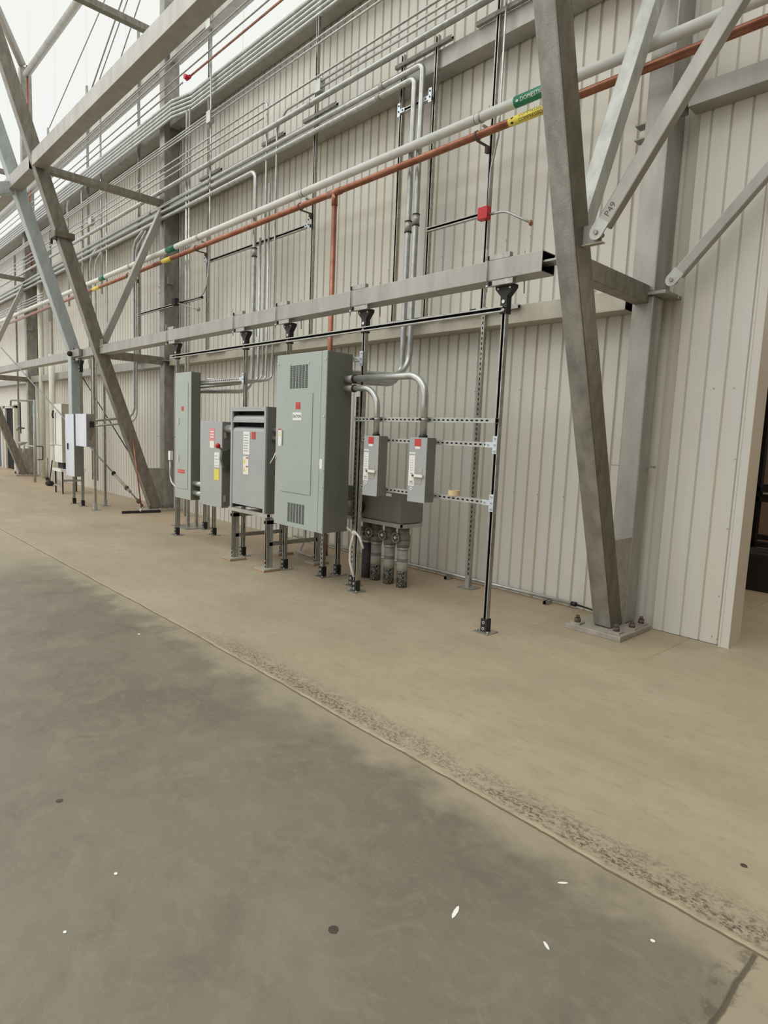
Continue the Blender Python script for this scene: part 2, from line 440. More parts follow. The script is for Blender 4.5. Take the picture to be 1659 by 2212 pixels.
# jamb trim of the doorway: front strip, lip and deep return face
mb = MB(); mb.box(-1.66, -1.645, 5.345, YR+.03, 0, 9, 'wall'); mb.box(-1.645, -1.583, 5.35, 5.36, 0, 9, 'wall')
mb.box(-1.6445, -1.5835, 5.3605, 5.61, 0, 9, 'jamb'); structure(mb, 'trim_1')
mb = MB(); mb.box(9, 9.1, -20, 5.4, 0, 14, 'dust'); structure(mb, 'wall_light_blocker')  # unseen wall added to block light from the +x end
# header and dark room beyond the doorway
mb = MB(); mb.box(-1.585, 6, 5.35, 5.42, 3.1, 9, 'wall'); structure(mb, 'wall_header')
mb = MB(); mb.box(-6, 9, 11.5, 11.6, 0, 4, 'beyond'); structure(mb, 'wall_beyond')
mb = MB(); mb.box(-6, 9, 5.6, 11.5, 3.6, 3.7, 'cab_mid'); mb.box(-6, -5.9, 5.6, 11.5, 0, 3.7, 'cab_mid'); mb.box(8.9, 9, 5.45, 11.5, 0, 3.7, 'cab_mid'); structure(mb, 'ceiling_beyond')

# translucent fabric: upright above the cladding, then sloping in overhead
mb = MB()
v = [mb.bm.verts.new(p) for p in ((-40, 5.5, 7.2), (16, 5.5, 7.2), (16, 5.5, 14.6), (-40, 5.5, 14.6))]; mb.face(v, 'membrane')
structure(mb, 'wall_fabric', fix=False)
mb = MB()
v = [mb.bm.verts.new(p) for p in ((-40, .5, 15.9), (16, .5, 15.9), (16, -20, 21), (-40, -20, 21))]; mb.face(v, 'roof_membrane')
v = [mb.bm.verts.new(p) for p in ((-40, 5.5, 14.6), (16, 5.5, 14.6), (16, .5, 15.9), (-40, .5, 15.9))]; mb.face(v, 'membrane')
structure(mb, 'ceiling', fix=False)

# ------------------------------------------------------------------ frames
def leg_y(z):   # centre line of a leaning leg
    return 5.03-.351*z if z < 2.85 else 4.03-.325*(z-2.85)
frame_words = ['largest one, standing beside the doorway', 'the one with a squeegee leaning on its foot', 'smallest one, behind the emergency shower']
def steel_frame(i):
    dx = -BAY*i; xc = -2.45+dx
    t = thing('steel_frame', 'galvanised V-shaped steel frame, '+frame_words[i], 'steel frame', (xc, 5.04, 0), 'V-shaped steel frames along the wall')
    g = 'galv_dark' if i else 'galv'
    mb = MB()   # leaning leg
    pts = [(xc, leg_y(z), z) for z in (.05, 2.85, 11.2)]
    nrm = Vector((0, 1, .34)).normalized()
    R_ = []
    for (x, y, z), hw in zip(pts, (.105, .11, .09)): R_.append([mb.bm.verts.new((xc+.1-.158*q, y+hw*j, z)) for q, j in ((1, -1), (0, -1), (0, 1), (1, 1))])
    for A_, B_ in zip(R_, R_[1:]):
        for q in range(4): mb.face([A_[q], A_[(q+1) % 4], B_[(q+1) % 4], B_[q]], ('brown_light' if i else 'galv_brown') if q == 1 else 'galv_dark')  # +x face gets a browner steel, shade painted into its colour
    mb.face(R_[0][::-1], 'galv_dark'); mb.face(R_[-1], 'galv_dark')
    mb.build('leaning_leg', t, .012)
    mb = MB(); mb.box(xc-.08, xc+.1, 5.155, 5.355, .05, 2.79, 'galv' if i == 0 else 'galv_dark')
    mb.build('lower_column', t, .012)
    mb = MB(); mb.box(xc-.1, xc+.1, 5.155, 5.44, 2.82, 11.3, g); mb.build('upper_column', t, .012)
    mb = MB(); mb.box(xc-.13, xc+.2, 5.13, 5.46, 2.79, 2.815, g); mb.build('splice_plate', t)
    mb = MB(); mb.box(xc-.235, xc+.255, 4.76, 5.33, 0, .045, 'plate'); mb.build('base_plate', t, .004)
    for bx, by in ((-.17, 4.84), (.17, 4.86), (.2, 5.08), (.19, 5.27), (-.17, 5.1)):
        if bx < 0 and by > 5: continue
        mb = MB(); mb.box(xc+bx-.045, xc+bx+.045, by-.045, by+.045, .045, .058, 'plate')
        mb.cyl((xc+bx, by, .058), (xc+bx, by, .09), .027, 'rust', 6); mb.cyl((xc+bx, by, .09), (xc+bx, by, .115), .016, 'rust', 10)
        mb.build('anchor_bolt', t)
    # gusset box between leg and column at the foot
    mb = MB(); y0 = leg_y(.05)+.05
    mb.prism([(xc-.05, y0, .045), (xc-.05, 5.17, .045), (xc-.05, 5.17, .80), (xc-.05, leg_y(.80)+.05, .80)], (.146, 0, 0), 'plate' if i == 0 else 'galv_dark')
    mb.build('gusset', t)
    # tie tubes
    for k, z in enumerate((2.8, 5.6, 8.4, 11.1)):
        if k == 3: continue
        mb = MB(); hh = .14 if k == 0 else .11
        mb.obox((xc, leg_y(z)+.08, z), (xc, 5.17, z), .12, hh, 'brown_light'); mb.build('tie_tube', t, .006)
    # in-plane diagonals
    for (y0, z0, y1, z1) in ((leg_y(3.0)+.12, 3.0, 5.16, 5.48),):
        mb = MB(); mb.obox((xc, y0, z0), (xc, y1, z1), .12, .115, 'galv_pale' if i == 0 else 'galv', up=(0, 1, 0)); mb.build('diagonal', t, .008)
    # node plates on the leg
    mb = MB(); mb.box(xc+.08, xc+.25, 3.985, 4.03, 2.897, 2.905, 'galv_tan'); mb.box(xc+.10, xc+.235, 4.0, 4.012, 2.905, 3.03, 'galv'); mb.build('node_plate', t)
    for bx in ((xc-.24, xc-.08, 5.165, 5.175, 1.395, 1.405), (xc+.1, xc+.16, 5.30, 5.345, 1.39, 1.41)):
        mb = MB(); mb.box(*bx, 'galv'); mb.build('stub_rod', t)
    for bx in ((xc-.19, xc-.1, 5.17, 5.27, 4.05, 4.062), (xc-.19, xc-.1, 5.17, 5.27, 4.16, 4.172), (xc+.1, xc+.18, 5.2, 5.3, 4.18, 4.32)):
        mb = MB(); mb.box(*bx, 'galv_dark'); mb.build('girt_bracket', t)
    if i:
        mb = MB(); z = 4.62; y = leg_y(z)
        mb.box(xc-.12, xc+.15, y-.15, y+.16, z-.05, z+.05, 'galv_brown')
        for a in (-.13, .13): mb.cyl((xc+a, y-.12, z-.12), (xc+a, y-.12, z+.06), .018, 'dust', 8)
        mb.build('clamp_collar', t, .01)
    return t
for i in range(3): steel_frame(i)

# handwritten mark and clevis braces in the plane of the legs / the columns
def clevis_brace(p0, p1, label, mark=None, r=.10):
    t = thing('clevis_brace', label, 'brace', p0)
    p0, p1 = Vector(p0), Vector(p1); a = (p1-p0).normalized(); s0 = p0+a*.055
    mb = MB(); mb.obox(s0, p1, .07, r, 'galv', up=(-a.z, 0, a.x)); mb.build('tube', t, .008)
    mb = MB(); n = Vector((-a.z, 0, a.x)); pts = []
    for k in range(9):
        th = PI/2+PI*k/8; pts.append(p0+a*(math.cos(th)*.048)+n*(math.sin(th)*.048)+Vector((0, -.042, 0)))
    pts += [p0+a*.085-n*.048+Vector((0, -.042, 0)), p0+a*.085+n*.048+Vector((0, -.042, 0))]
    mb.prism(pts, (0, .012, 0), 'galv_pale'); mb.build('clevis_plate', t)
    mb = MB(); mb.cyl(p0+Vector((0, -.055, 0)), p0+Vector((0, .05, 0)), .016, 'galv_dark', 12); mb.build('pin', t)
    if mark:
        mb = MB(); mb.text(mark, s0+a*.10+Vector((0, -.0362, 0)), .06, 'chalk', ux=a, uy=n, bold=False); mb.build('chalk_mark', t)
clevis_brace((-2.235, 4.0, 2.96), (-1.20, 4.0, 4.50), 'square brace tube pinned to the leaning leg, hand-marked P49', 'P49')
clevis_brace((-2.225, 5.2, 2.89), (-1.15, 5.2, 4.08), 'square brace tube pinned to the large column, rising past the doorway panel', None, .085)

# longitudinal tubes between the legs
def beam(name, x0, x1, y, z, w, h, mat, label, cat='beam', group=None, tongue=True):
    t = thing(name, label, cat, ((x0+x1)/2, y, z), group)
    mb = MB(); mb.hollow((x0, y, z), (x1, y, z), w, h, mat); mb.build('tube', t, .006)
    if tongue:
        mb = MB(); mb.box(x1-.2, x1+.16, y-w/2+.02, y+w/2-.02, z-.007, z+.007, 'galv'); mb.build('end_tongue', t)
    return t
beam('tube_beam', -11.48, -2.66, 4.08, 2.86, .17, .15, 'galv', 'long horizontal galvanised tube that carries the equipment posts, between the two nearer leaning legs', 'beam', None)
beam('tube_beam', -20.6, -11.65, 4.08, 2.86, .17, .15, 'galv', 'horizontal galvanised tube between the middle leg and the farthest leg, at door-head height', 'beam')
beam('tube_beam', -11.48, -2.66, 3.10, 5.66, .2, .21, 'galv', 'thick upper galvanised tube crossing high in front of the bright fabric, nearer bay', 'beam', None)
beam('tube_beam', -20.6, -11.65, 3.10, 5.66, .2, .21, 'galv', 'thick upper galvanised tube in the bay beyond the middle leg', 'beam')

# wall girts
girt_info = {2.80: .17, 5.55: .19, 7.03: .3, 8.15: .34}
names = {2.80: 'lowest wall girt, at door-head height', 5.55: 'second wall girt up', 7.03: 'third wall girt, at the cladding top', 8.15: 'top wall girt against the bright fabric'}
bays = [(-2.62, -11.42, 'in the bay with the tall electrical cabinets'), (-11.76, -20.56, 'in the middle bay past the middle column'), (-20.9, -29.7, 'in the far bay past the farthest column')]
for z, h in girt_info.items():
    for b, (xa, xb, w) in enumerate(bays):
        beam('wall_girt', xb, xa, 5.32, z, .2, h, 'galv_tan' if (z < 3 and b == 0) else 'galv', names[z]+', '+w, 'girt', 'galvanised girts on the wall', tongue=z < 3)
beam('wall_girt', -2.24, 1.5, 5.29, 4.27, .17, .15, 'galv', 'galvanised wall girt right of the nearest column, above the doorway panel', 'girt', None, False)
mb = MB(); mb.text('B N 8  + B', (-2.78, 5.2288, 2.81), .07, 'conduit_dull', bold=False); solo(mb, 'chalk_mark', 'faint hand-chalked letters on the lowest girt beside the nearest column', 'chalk mark')

# pale bent member beside the middle leg
t = thing('galvanised_duct', 'pale square tube slanting down then dropping upright behind the two pale steel boxes', 'duct', (-12.95, 4.05, 1.2))
mb = MB(); mb.obox((-12.95, 4.06, 2.84), (-12.95, leg_y(8.6)+.02, 8.6), .2, .2, 'galv_blue', up=(0, 1, .32)); mb.build('slanting_length', t, .015)
mb = MB(); mb.obox((-12.95, 4.05, 1.25), (-12.95, 4.05, 2.87), .2, .2, 'galv_blue', up=(0, 1, 0)); mb.build('upright_length', t, .015)
mb = MB(); mb.obox((-12.95, 3.05, 5.6), (-12.95, 1.2, 4.9), .16, .2, 'galv_blue'); mb.build('side_arm', t, .01)
mb = MB(); mb.box(-12.82, -12.35, 3.93, 3.985, 2.80, 2.93, 'galv_dark'); mb.ball((-12.75, 3.9, 2.86), .05, 'dust'); mb.build('bracket', t, .006)

# far truss tubes and rods in front of the fabric
for p0, p1, r, lab in (((-20.6, 5.2, 11.3), (-20.6, 3.9, 14.0), .10, 'round pale truss tube rising toward the room from the farthest column'),
                       ((-20.4, 5.25, 11.0), (-11.7, 5.25, 11.0), .09, 'round pale truss tube running along the wall from the farthest column top')):
    mb = MB(); mb.cyl(p0, p1, r, 'galv', 16); solo(mb, 'truss_tube', lab, 'truss tube')
ROD = [((-12.6, 5.33, 11.2), (-18.75, 5.33, 9.15), .012, 'longest of the thin diagonal tie rods seen against the bright fabric'),
       ((-11.9, 5.33, 11.2), (-16.5, 5.33, 8.50), .016, 'thick double tie rod seen against the bright fabric, second from the left'),
       ((-11.9, 5.33, 10.9), (-16.1, 5.33, 8.48), .012, 'thin tie rod just right of the thick one against the bright fabric'),
       ((-11.8, 5.33, 10.45), (-14.7, 5.33, 8.5), .012, 'thin tie rod nearest the column against the bright fabric')]
for p0, p1, r, lab in ROD:
    mb = MB(); mb.cyl(p0, p1, r, 'galv_dark', 8); solo(mb, 'tie_rod', lab, 'tie rod', 'tie rods against the fabric')
# tie rod with turnbuckle in the plane of the legs, and one against the wall
t = thing('bracing_rod', 'long diagonal bracing rod with a turnbuckle, anchored at the foot of the middle leg', 'tie rod', (-11.95, 4.86, .12))
mb = MB(); mb.cyl((-11.95, 4.87, .12), (-17.4, 3.79, 3.3), .014, 'galv_dark', 8); mb.build('rod', t)
mb = MB(); mb.cyl((-12.25, 4.811, .295), (-12.85, 4.692, .645), .028, 'galv_tan', 10); mb.build('turnbuckle', t)
mb = MB()
for q in (.0, .35, .75):
    mb = MB(); mb.ball((-11.98-1.1*q, 4.864-.218*q, .138+.64*q), .05, 'rust' if q < .5 else 'dust', (1.2, .8, 1)); mb.build('clevis', t)
mb = MB(); mb.cyl((-12.6, 5.33, .4), (-16.9, 5.33, 2.95), .012, 'dust', 8); solo(mb, 'tie_rod', 'thin dark diagonal rod running down the wall behind the middle leaning leg', 'tie rod')

# ------------------------------------------------------------------ conduit and pipe along the wall
def hp(name, x0, x1, z, r, mat, label, y=5.07, cat='conduit', group='conduits along the wall', pre=(), post=(), bend=.12, joints=(), extra=None):
    pts = list(pre)+[(x0, y, z), (x1, y, z)]+list(post)
    rings = [x for x in joints]
    if not rings: 
        mb = MB(); mb.pipe(pts, r, mat, bend, 10); return solo(mb, name, label, cat, group)
    t = thing(name, label, cat, ((x0+x1)/2, y, z), group)
    mb = MB(); mb.pipe(pts, r, mat, bend, 12); mb.build('tube', t)
    for x in rings:
        mb = MB(); mb.cyl((x-.03, y, z), (x+.03, y, z), r*1.18, 'conduit_dull', 12); mb.build('coupling', t)
    return t
XL = -30
C = 'conduit'
hp('conduit', -9.7, -1.9, 7.81, .012, 'conduit_dull', 'thin conduit leaving the small junction box, highest on the wall, right part')
hp('conduit', XL, -9.8, 7.80, .012, 'conduit_dull', 'highest thin conduit left of the small junction box, upper of the close pair')
hp('conduit', XL, -9.8, 7.755, .012, 'conduit_dull', 'highest thin conduit left of the small junction box, lower of the close pair')
hp('conduit', XL, -3, 7.64, .012, 'conduit_dull', 'thin conduit next below the highest pair, across the bright fabric')
hp('conduit', XL, -3, 7.41, .012, 'conduit_dull', 'thin conduit above the copper-toned line, across the bright fabric')
hp('copper_line', -10.3, -2.5, 7.27, .016, 'copper', 'thin reddish copper line above the conduit bundle, ending at the red valve', cat='pipe')
hp('conduit', XL, -10.6, 7.27, .012, 'conduit_dull', 'thin conduit left of the red valve, just above the bundle')
for k, z in enumerate((6.86, 6.925, 6.99, 7.055, 7.12)):
    mb = MB(); w = ['lowest', 'second from the bottom', 'middle', 'second from the top', 'highest'][k]
    mb.pipe([(XL, 5.06, z-.02), (-10.98, 5.06, z-.02), (-10.5, 5.19, z), (-3, 5.19, z)], .026, C, .1, 12)
    solo(mb, 'conduit', 'fat grey conduit, '+w+' of the five in the kinked bundle', 'conduit', 'bundle of five kinked conduits')
hp('conduit', -9.6, -3, 6.475, .014, C, 'upper conduit of the pair running right from the wall box under the bundle')
hp('conduit', -9.6, -3, 6.405, .014, C, 'lower conduit of the pair running right from the wall box under the bundle')
for k, z in enumerate((6.49, 6.445, 6.40)):
    hp('conduit', XL, -9.75, z, .012, C, ['top', 'middle', 'bottom'][k]+' conduit of the close three running left from the wall box under the bundle')
hp('conduit', XL, -8.28, 6.18, .014, C, 'conduit that turns down in a round bend above the left elbow conduits', y=5.13, post=[(-8.10, 5.13, 6.18), (-8.10, 5.13, 2.3), (-8.05, 4.08, 2.16)], bend=.16)
hp('conduit', XL, -3, 6.02, .013, C, 'conduit running the whole wall just above the small wall box')
hp('conduit', XL, -8.1, 5.925, .012, C, 'conduit that ends at the drop beside the round bend')
hp('conduit', -6.8, -3, 5.94, .013, C, 'upper conduit leaving the small wall box to the right')
hp('conduit', -6.8, -3, 5.865, .013, C, 'lower conduit leaving the small wall box to the right')
hp('conduit', -7.62, -6.85, 5.90, .016, C, 'conduit bending down left of the small wall box', y=5.13, pre=[(-7.80, 4.08, 2.22), (-7.84, 5.13, 2.3), (-7.84, 5.13, 5.75)], bend=.14)
hp('conduit', XL, -2.0, 5.745, .034, 'conduit', 'fat single conduit above the second girt, running the whole wall', joints=(-9.6, -7.0, -14))
hp('conduit', XL, -5.2, 5.52, .032, 'conduit', 'fat conduit, outer of the pair that turns down above the tall cabinet', y=5.12, post=[(-5.06, 5.12, 5.52), (-5.06, 5.12, 2.24), (-5.03, 4.07, 2.20)], bend=.30, joints=(-5.7, -9.7, -12))
hp('conduit', XL, -5.3, 5.42, .032, 'conduit', 'fat conduit, inner of the pair that turns down above the tall cabinet', y=5.12, post=[(-5.175, 5.12, 5.42), (-5.175, 5.12, 2.16), (-5.12, 4.07, 2.12)], bend=.26, joints=(-5.75, -9.7))
hp('conduit', XL, -8.6, 5.31, .032, 'conduit', 'fat conduit under the pair, turning down left of the copper drop', y=5.12, post=[(-8.36, 5.12, 5.31), (-8.36, 5.12, 2.16), (-8.3, 4.08, 2.08)], bend=.26)
t = thing('conduit_coupling', 'black-ringed couplings on the two fat conduits dropping behind the horizontal tube', 'coupling', (-5.06, 5.12, 3.85))
for x in (-5.06, -5.175):
    mb = MB(); z = 3.88 if x > -5.1 else 3.83
    mb.cyl((x, 5.12, z), (x, 5.12, z+.10), .040, 'conduit_dull'); mb.cyl((x, 5.12, z-.012), (x, 5.12, z), .042, 'black'); mb.cyl((x, 5.12, z+.10), (x, 5.12, z+.112), .042, 'black'); mb.build('coupling', t)
mb = MB(); mb.cyl((-8.36, 5.12, 4.12), (-8.36, 5.12, 4.22), .040, 'conduit_dull'); mb.cyl((-8.36, 5.12, 4.22), (-8.36, 5.12, 4.235), .042, 'black'); mb.cyl((-8.36, 5.12, 4.105), (-8.36, 5.12, 4.12), .042, 'black')
solo(mb, 'conduit_coupling', 'black-ringed coupling on the fat conduit left of the copper drop', 'coupling')
def drop(x, z0, z1, r, label, y=5.13, mat=C, pre=(), post=(), bend=.12):
    mb = MB(); mb.pipe(list(pre)+[(x, y, z0), (x, y, z1)]+list(post), r, mat, bend, 10)
    return solo(mb, 'conduit', label, 'conduit', 'upright conduits on the wall')
drop(-8.22, 4.35, 2.3, .02, 'upright conduit, second from the left of the four entering the left panelboard', post=[(-8.2, 4.08, 2.12)])
drop(-8.0, 5.05, 2.3, .016, 'upright conduit, third from the left of the four entering the left panelboard', post=[(-7.98, 4.08, 2.18)])
drop(-10.56, 6.84, 0, .022, 'left one of two upright conduits passing behind the left panelboard')
drop(-10.46, 6.84, 0, .018, 'right one of two upright conduits passing behind the left panelboard')
drop(-12.82, 5.13, 1.75, .026, 'upright conduit left of the middle column, left of the pair', pre=[(-12.2, 5.13, 5.33)], post=[(-12.6, 4.05, 1.62)], bend=.25)
drop(-12.70, 5.0, 1.65, .02, 'upright conduit left of the middle column, right of the pair', pre=[(-12.2, 5.13, 5.25)], post=[(-12.45, 4.05, 1.52)], bend=.25)
drop(-11.32, 7.0, .02, .02, 'upright conduit tight against the right side of the middle column', y=5.38, mat='conduit_dull')
drop(-15.25, 5.3, .3, .024, 'fatter upright conduit with a bent top, just right of the middle leaning leg', pre=[(-14.6, 5.13, 5.45)], bend=.25)
drop(-14.95, 5.15, .3, .018, 'slimmer upright conduit with a bent top, just right of the middle leaning leg', pre=[(-14.5, 5.13, 5.3)], bend=.25)
drop(-16.75, 6.8, 4.4, .026, 'white-looking upright conduit hanging left of the middle leg, nearer of two hooks', pre=[(-16.1, 5.13, 7.0)], bend=.2)
drop(-15.75, 6.9, 4.2, .026, 'upright hooked conduit passing behind the middle leg', pre=[(-15.1, 5.13, 7.0)], bend=.2)
mb = MB(); mb.cyl((-20.33, 5.25, 5.8), (-20.33, 5.25, 11.2), .03, 'copper', 8); solo(mb, 'standpipe', 'thin rust-coloured pipe up the right side of the farthest column', 'pipe')
drop(-18.35, 6.0, 4.2, .026, 'upright conduit in the gap between the two slanting tubes')
drop(-14.55, 8.0, 4.4, .02, 'upright conduit right of the middle leg, crossing the bundle')
drop(-14.25, 6.6, 2.4, .014, 'thin upright conduit right of the middle leg, below the bundle')
for i, z in enumerate((4.95, 4.88, 4.81, 4.74)):
    hp('conduit', XL, -18.6, z, .016, C, ['highest', 'second', 'third', 'lowest'][i]+' of four close conduits above the white pipe at the far left', group='four far conduits')
# boxes
def wall_box(x, y, z, w, h, d, mat, label):
    mb = MB(); mb.box(x-w/2, x+w/2, y-d, y, z-h/2, z+h/2, mat); return solo(mb, 'junction_box', label, 'junction box', None, .004)
wall_box(-9.72, 5.13, 7.80, .14, .12, .08, 'galv_pale', 'small grey junction box at the end of the highest conduits')
wall_box(-9.68, 5.13, 6.44, .13, .18, .08, 'galv_pale', 'small grey wall box under the kinked bundle')
wall_box(-6.84, 5.13, 5.90, .12, .15, .08, 'galv_pale', 'small grey wall box above the fat conduits, by the second upright channel')
wall_box(-15.05, 5.13, 6.0, .2, .16, .08, 'galv_pale', 'small grey wall box right of the middle leaning leg')
t = thing('valve', 'small red valve at the end of the copper line, above the kink in the bundle', 'valve', (-10.4, 5.07, 7.2))
mb = MB(); mb.cyl((-10.46, 5.07, 7.27), (-10.34, 5.07, 7.27), .028, 'redbox'); mb.build('body', t)
mb = MB(); mb.cyl((-10.4, 5.07, 7.27), (-10.4, 5.0, 7.27), .04, 'redbox', 12); mb.build('handwheel', t)

# insulated white pipe and copper pipe with markers
t = thing('insulated_pipe', 'thick white insulated pipe running the length of the wall above the copper pipe', 'pipe', (-12, 5.045, 4.675))
mb = MB(); mb.cyl((XL, 5.045, 4.675), (-.9, 5.045, 4.675), .047, 'pvc', 20); mb.build('insulation', t)
for x in (-4.22, -7.12, -9.98, -12.8, -15.7, -18.5):
    mb = MB(); mb.cyl((x-.004, 5.045, 4.675), (x+.004, 5.045, 4.675), .050, 'conduit_dull', 20); mb.build('jacket_joint', t)
def pipe_marker(x0, x1, y, z, r, mat, label, rows, ink):
    t = thing('pipe_marker', label, 'pipe marker', ((x0+x1)/2, y, z))
    mb = MB(); mb.cyl((x0, y, z), (x1, y, z), r, mat, 24); mb.build('sleeve', t)
    if rows:
        mb = MB()
        for s_, a0, sz in rows: mb.text(s_, ((x0+x1)/2+.02, 0, 0), sz, ink, wrap=(y, z, r, a0))
        
        for _, a0, _s in rows:
            q = [mb.bm.verts.new((x0+.045+dx, y-math.cos(a0+dv/r)*(r+.001), z+math.sin(a0+dv/r)*(r+.001))) for dx, dv in ((-.02, 0), (0, -.012), (.02, 0), (0, .012))]; mb.face(q, ink)
        mb.build('lettering', t)
pipe_marker(-3.76, -3.22, 5.045, 4.675, .0495, 'green', 'green pipe marker reading DOMESTIC on the white pipe beside the nearest leaning leg', [('DOMESTIC WATER', -.35, .05)], 'label')
pipe_marker(-3.78, -3.26, 5.0, 4.49, .0385, 'yellow', 'yellow pipe marker reading COMPRESSED AIR on the copper pipe beside the nearest leaning leg', [('COMPRESSED AIR', .35, .042), ('COMPRESSED AIR', -.75, .042)], 'ink')
pipe_marker(-11.12, -10.78, 5.045, 4.675, .0495, 'green', 'small green marker on the white pipe in front of the middle column', None, None)
pipe_marker(-11.2, -10.86, 5.0, 4.49, .0385, 'yellow', 'small yellow marker on the copper pipe in front of the middle column', None, None)
pipe_marker(-14.4, -14.1, 5.045, 4.675, .0495, 'green', 'small green marker on the white pipe just right of the middle leaning leg', None, None)
pipe_marker(-14.7, -14.3, 5.0, 4.49, .0385, 'yellow', 'small yellow marker on the copper pipe just right of the middle leaning leg', None, None)
t = thing('copper_pipe', 'long copper pipe below the white pipe, with one drop going down behind the tall cabinet', 'pipe', (-6.35, 5.0, 0))
mb = MB(); mb.cyl((XL, 5.0, 4.49), (-.9, 5.0, 4.49), .036, 'copper', 18); mb.build('main', t)
mb = MB(); mb.cyl((-6.35, 5.0, 4.49), (-6.35, 5.0, .1), .033, 'copper', 18); mb.build('drop', t)
mb = MB(); mb.cyl((-6.47, 5.0, 4.49), (-6.23, 5.0, 4.49), .042, 'copper', 18); mb.cyl((-6.35, 5.0, 4.49), (-6.35, 5.0, 4.34), .039, 'copper', 18); mb.build('tee', t)
mb = MB(); mb.cyl((-6.35, 5.0, 0), (-6.35, 5.0, .28), .055, 'copper', 18, r1=.05); mb.build('foot_coupling', t)
for x in (-4.16, -7.06, -9.93, -12.75, -15.6):
    t = thing('pipe_clamp', 'dark clamp holding the white and copper pipes, '+{-4.16: 'first', -7.06: 'second', -9.93: 'third', -12.75: 'fourth', -15.6: 'fifth'}[x]+' clamp from the largest leg', 'pipe clamp', (x, 5.08, 4.4), 'pipe clamps')
    mb = MB(); mb.cyl((x-.012, 5.0, 4.49), (x+.012, 5.0, 4.49), .045, 'rust', 16); mb.box(x-.012, x+.012, 5.0, 5.18, 4.44, 4.452, 'rust'); mb.box(x-.012, x+.02, 5.14, 5.18, 4.38, 4.44, 'rust'); mb.build('lower_ring', t)
    mb = MB(); mb.cyl((x-.01, 5.045, 4.675), (x+.01, 5.045, 4.675), .054, 'conduit_dull', 16); mb.box(x-.01, x+.01, 5.08, 5.18, 4.60, 4.62, 'conduit_dull'); mb.cyl((x+.03, 5.12, 4.70), (x+.03, 5.12, 4.80), .004, 'conduit_dull', 6); mb.build('upper_ring', t)

# ------------------------------------------------------------------ channel on the wall
def wchan(x, z0, z1, label, slots=False, y=5.2):
    mb = MB()
    if slots: mb.strut((x, y, z0), (x, y, z1), (0, 1, 0), slots=True)
    else: mb.strut((x, y, z0), (x, y, z1), (0, -1, 0))
    return solo(mb, 'strut_channel', label, 'strut channel', 'upright channels on the wall')
def wchan2(x, z0, z1, label):
    wchan(x, z0, z1, label)
t = thing('wall_channel', 'full-height upright wall channel on a floor plate, slotted in its lower half', 'strut channel', (-4.13, 5.2, 0))
mb = MB(); mb.strut((-4.13, 5.2, 2.9), (-4.13, 5.2, 9), (0, -1, 0)); mb.build('upper_channel', t)
mb = MB(); mb.strut((-4.10, 5.2, .02), (-4.10, 5.2, 2.9), (0, 1, 0), slots=True); mb.build('slotted_channel', t)
mb = MB(); mb.box(-4.19, -4.01, 5.11, 5.29, 0, .008, 'strut'); mb.box(-4.125, -4.075, 5.165, 5.175, .008, .14, 'galv_pale'); mb.build('foot_plate', t)
wchan(-7.04, 2.86, 9, 'upright channel on the wall directly left of the copper drop')
wchan(-5.44, 2.87, 5.78, 'shorter upright channel left of the two fat dropping conduits')
wchan(-4.93, 2.87, 5.78, 'shorter upright channel right of the two fat dropping conduits')
wchan(-9.92, 2.86, 9, 'upright channel between the left panelboard and its four conduits')
wchan(-12.72, 2.86, 9, 'upright channel left of the middle column')
wchan(-15.55, 2.86, 9, 'upright channel seen between the slanting tubes of the middle frame')
wchan(-18.4, 2.86, 9, 'upright channel nearest the farthest column')
wchan(-21.9, .1, 6.5, 'far upright channel beyond the farthest column')
def hchan(x0, x1, y, z, opn, label, slots=False, group='short channels fixed on the girts', name='strut_channel'):
    mb = MB(); mb.strut((x0, y, z), (x1, y, z), opn, slots=slots); return solo(mb, name, label, 'strut channel', group)
for x0, x1, z, w in ((-4.75, -3.68, 2.865, 'lowest girt, nearest the leaning leg'), (-5.55, -4.78, 2.875, 'lowest girt, below the two shorter upright channels'), (-7.3, -6.42, 2.865, 'lowest girt, behind the copper drop'),
                     (-8.45, -7.80, 2.85, 'lowest girt, behind the four conduits'), (-10.0, -9.35, 2.85, 'lowest girt, right of the left panelboard'), (-10.62, -10.3, 2.85, 'lowest girt, behind the left panelboard top'),
                     (-13.0, -12.1, 2.86, 'lowest girt, just left of the middle column'), (-5.55, -4.72, 5.68, 'second girt, over the two bent conduits'), (-7.3, -6.6, 5.66, 'second girt, over the copper drop'),
                     (-8.3, -7.75, 5.66, 'second girt, by the round bend'), (-10.2, -9.5, 5.66, 'second girt, by the third upright channel'), (-4.4, -3.75, 5.66, 'second girt, by the full-height channel')):
    hchan(x0, x1, 5.19, z, (0, 0, 1), 'short galvanised channel on the '+w)
hchan(-5.42, -4.95, 5.16, 5.16, (0, -1, 0), 'short black-mouthed cross channel clamping the two fat conduits high on the wall')
hchan(-4.92, -4.10, 5.15, 3.80, (0, -1, 0), 'short cross channel leading to the red box')
hchan(-9.88, -7.08, 5.17, 4.30, (0, -1, 0), 'long thin cross channel behind the four dropping conduits')
hchan(-12.6, -9.94, 5.11, 3.735, (0, -1, 0), 'long thin cross channel crossing the middle column')
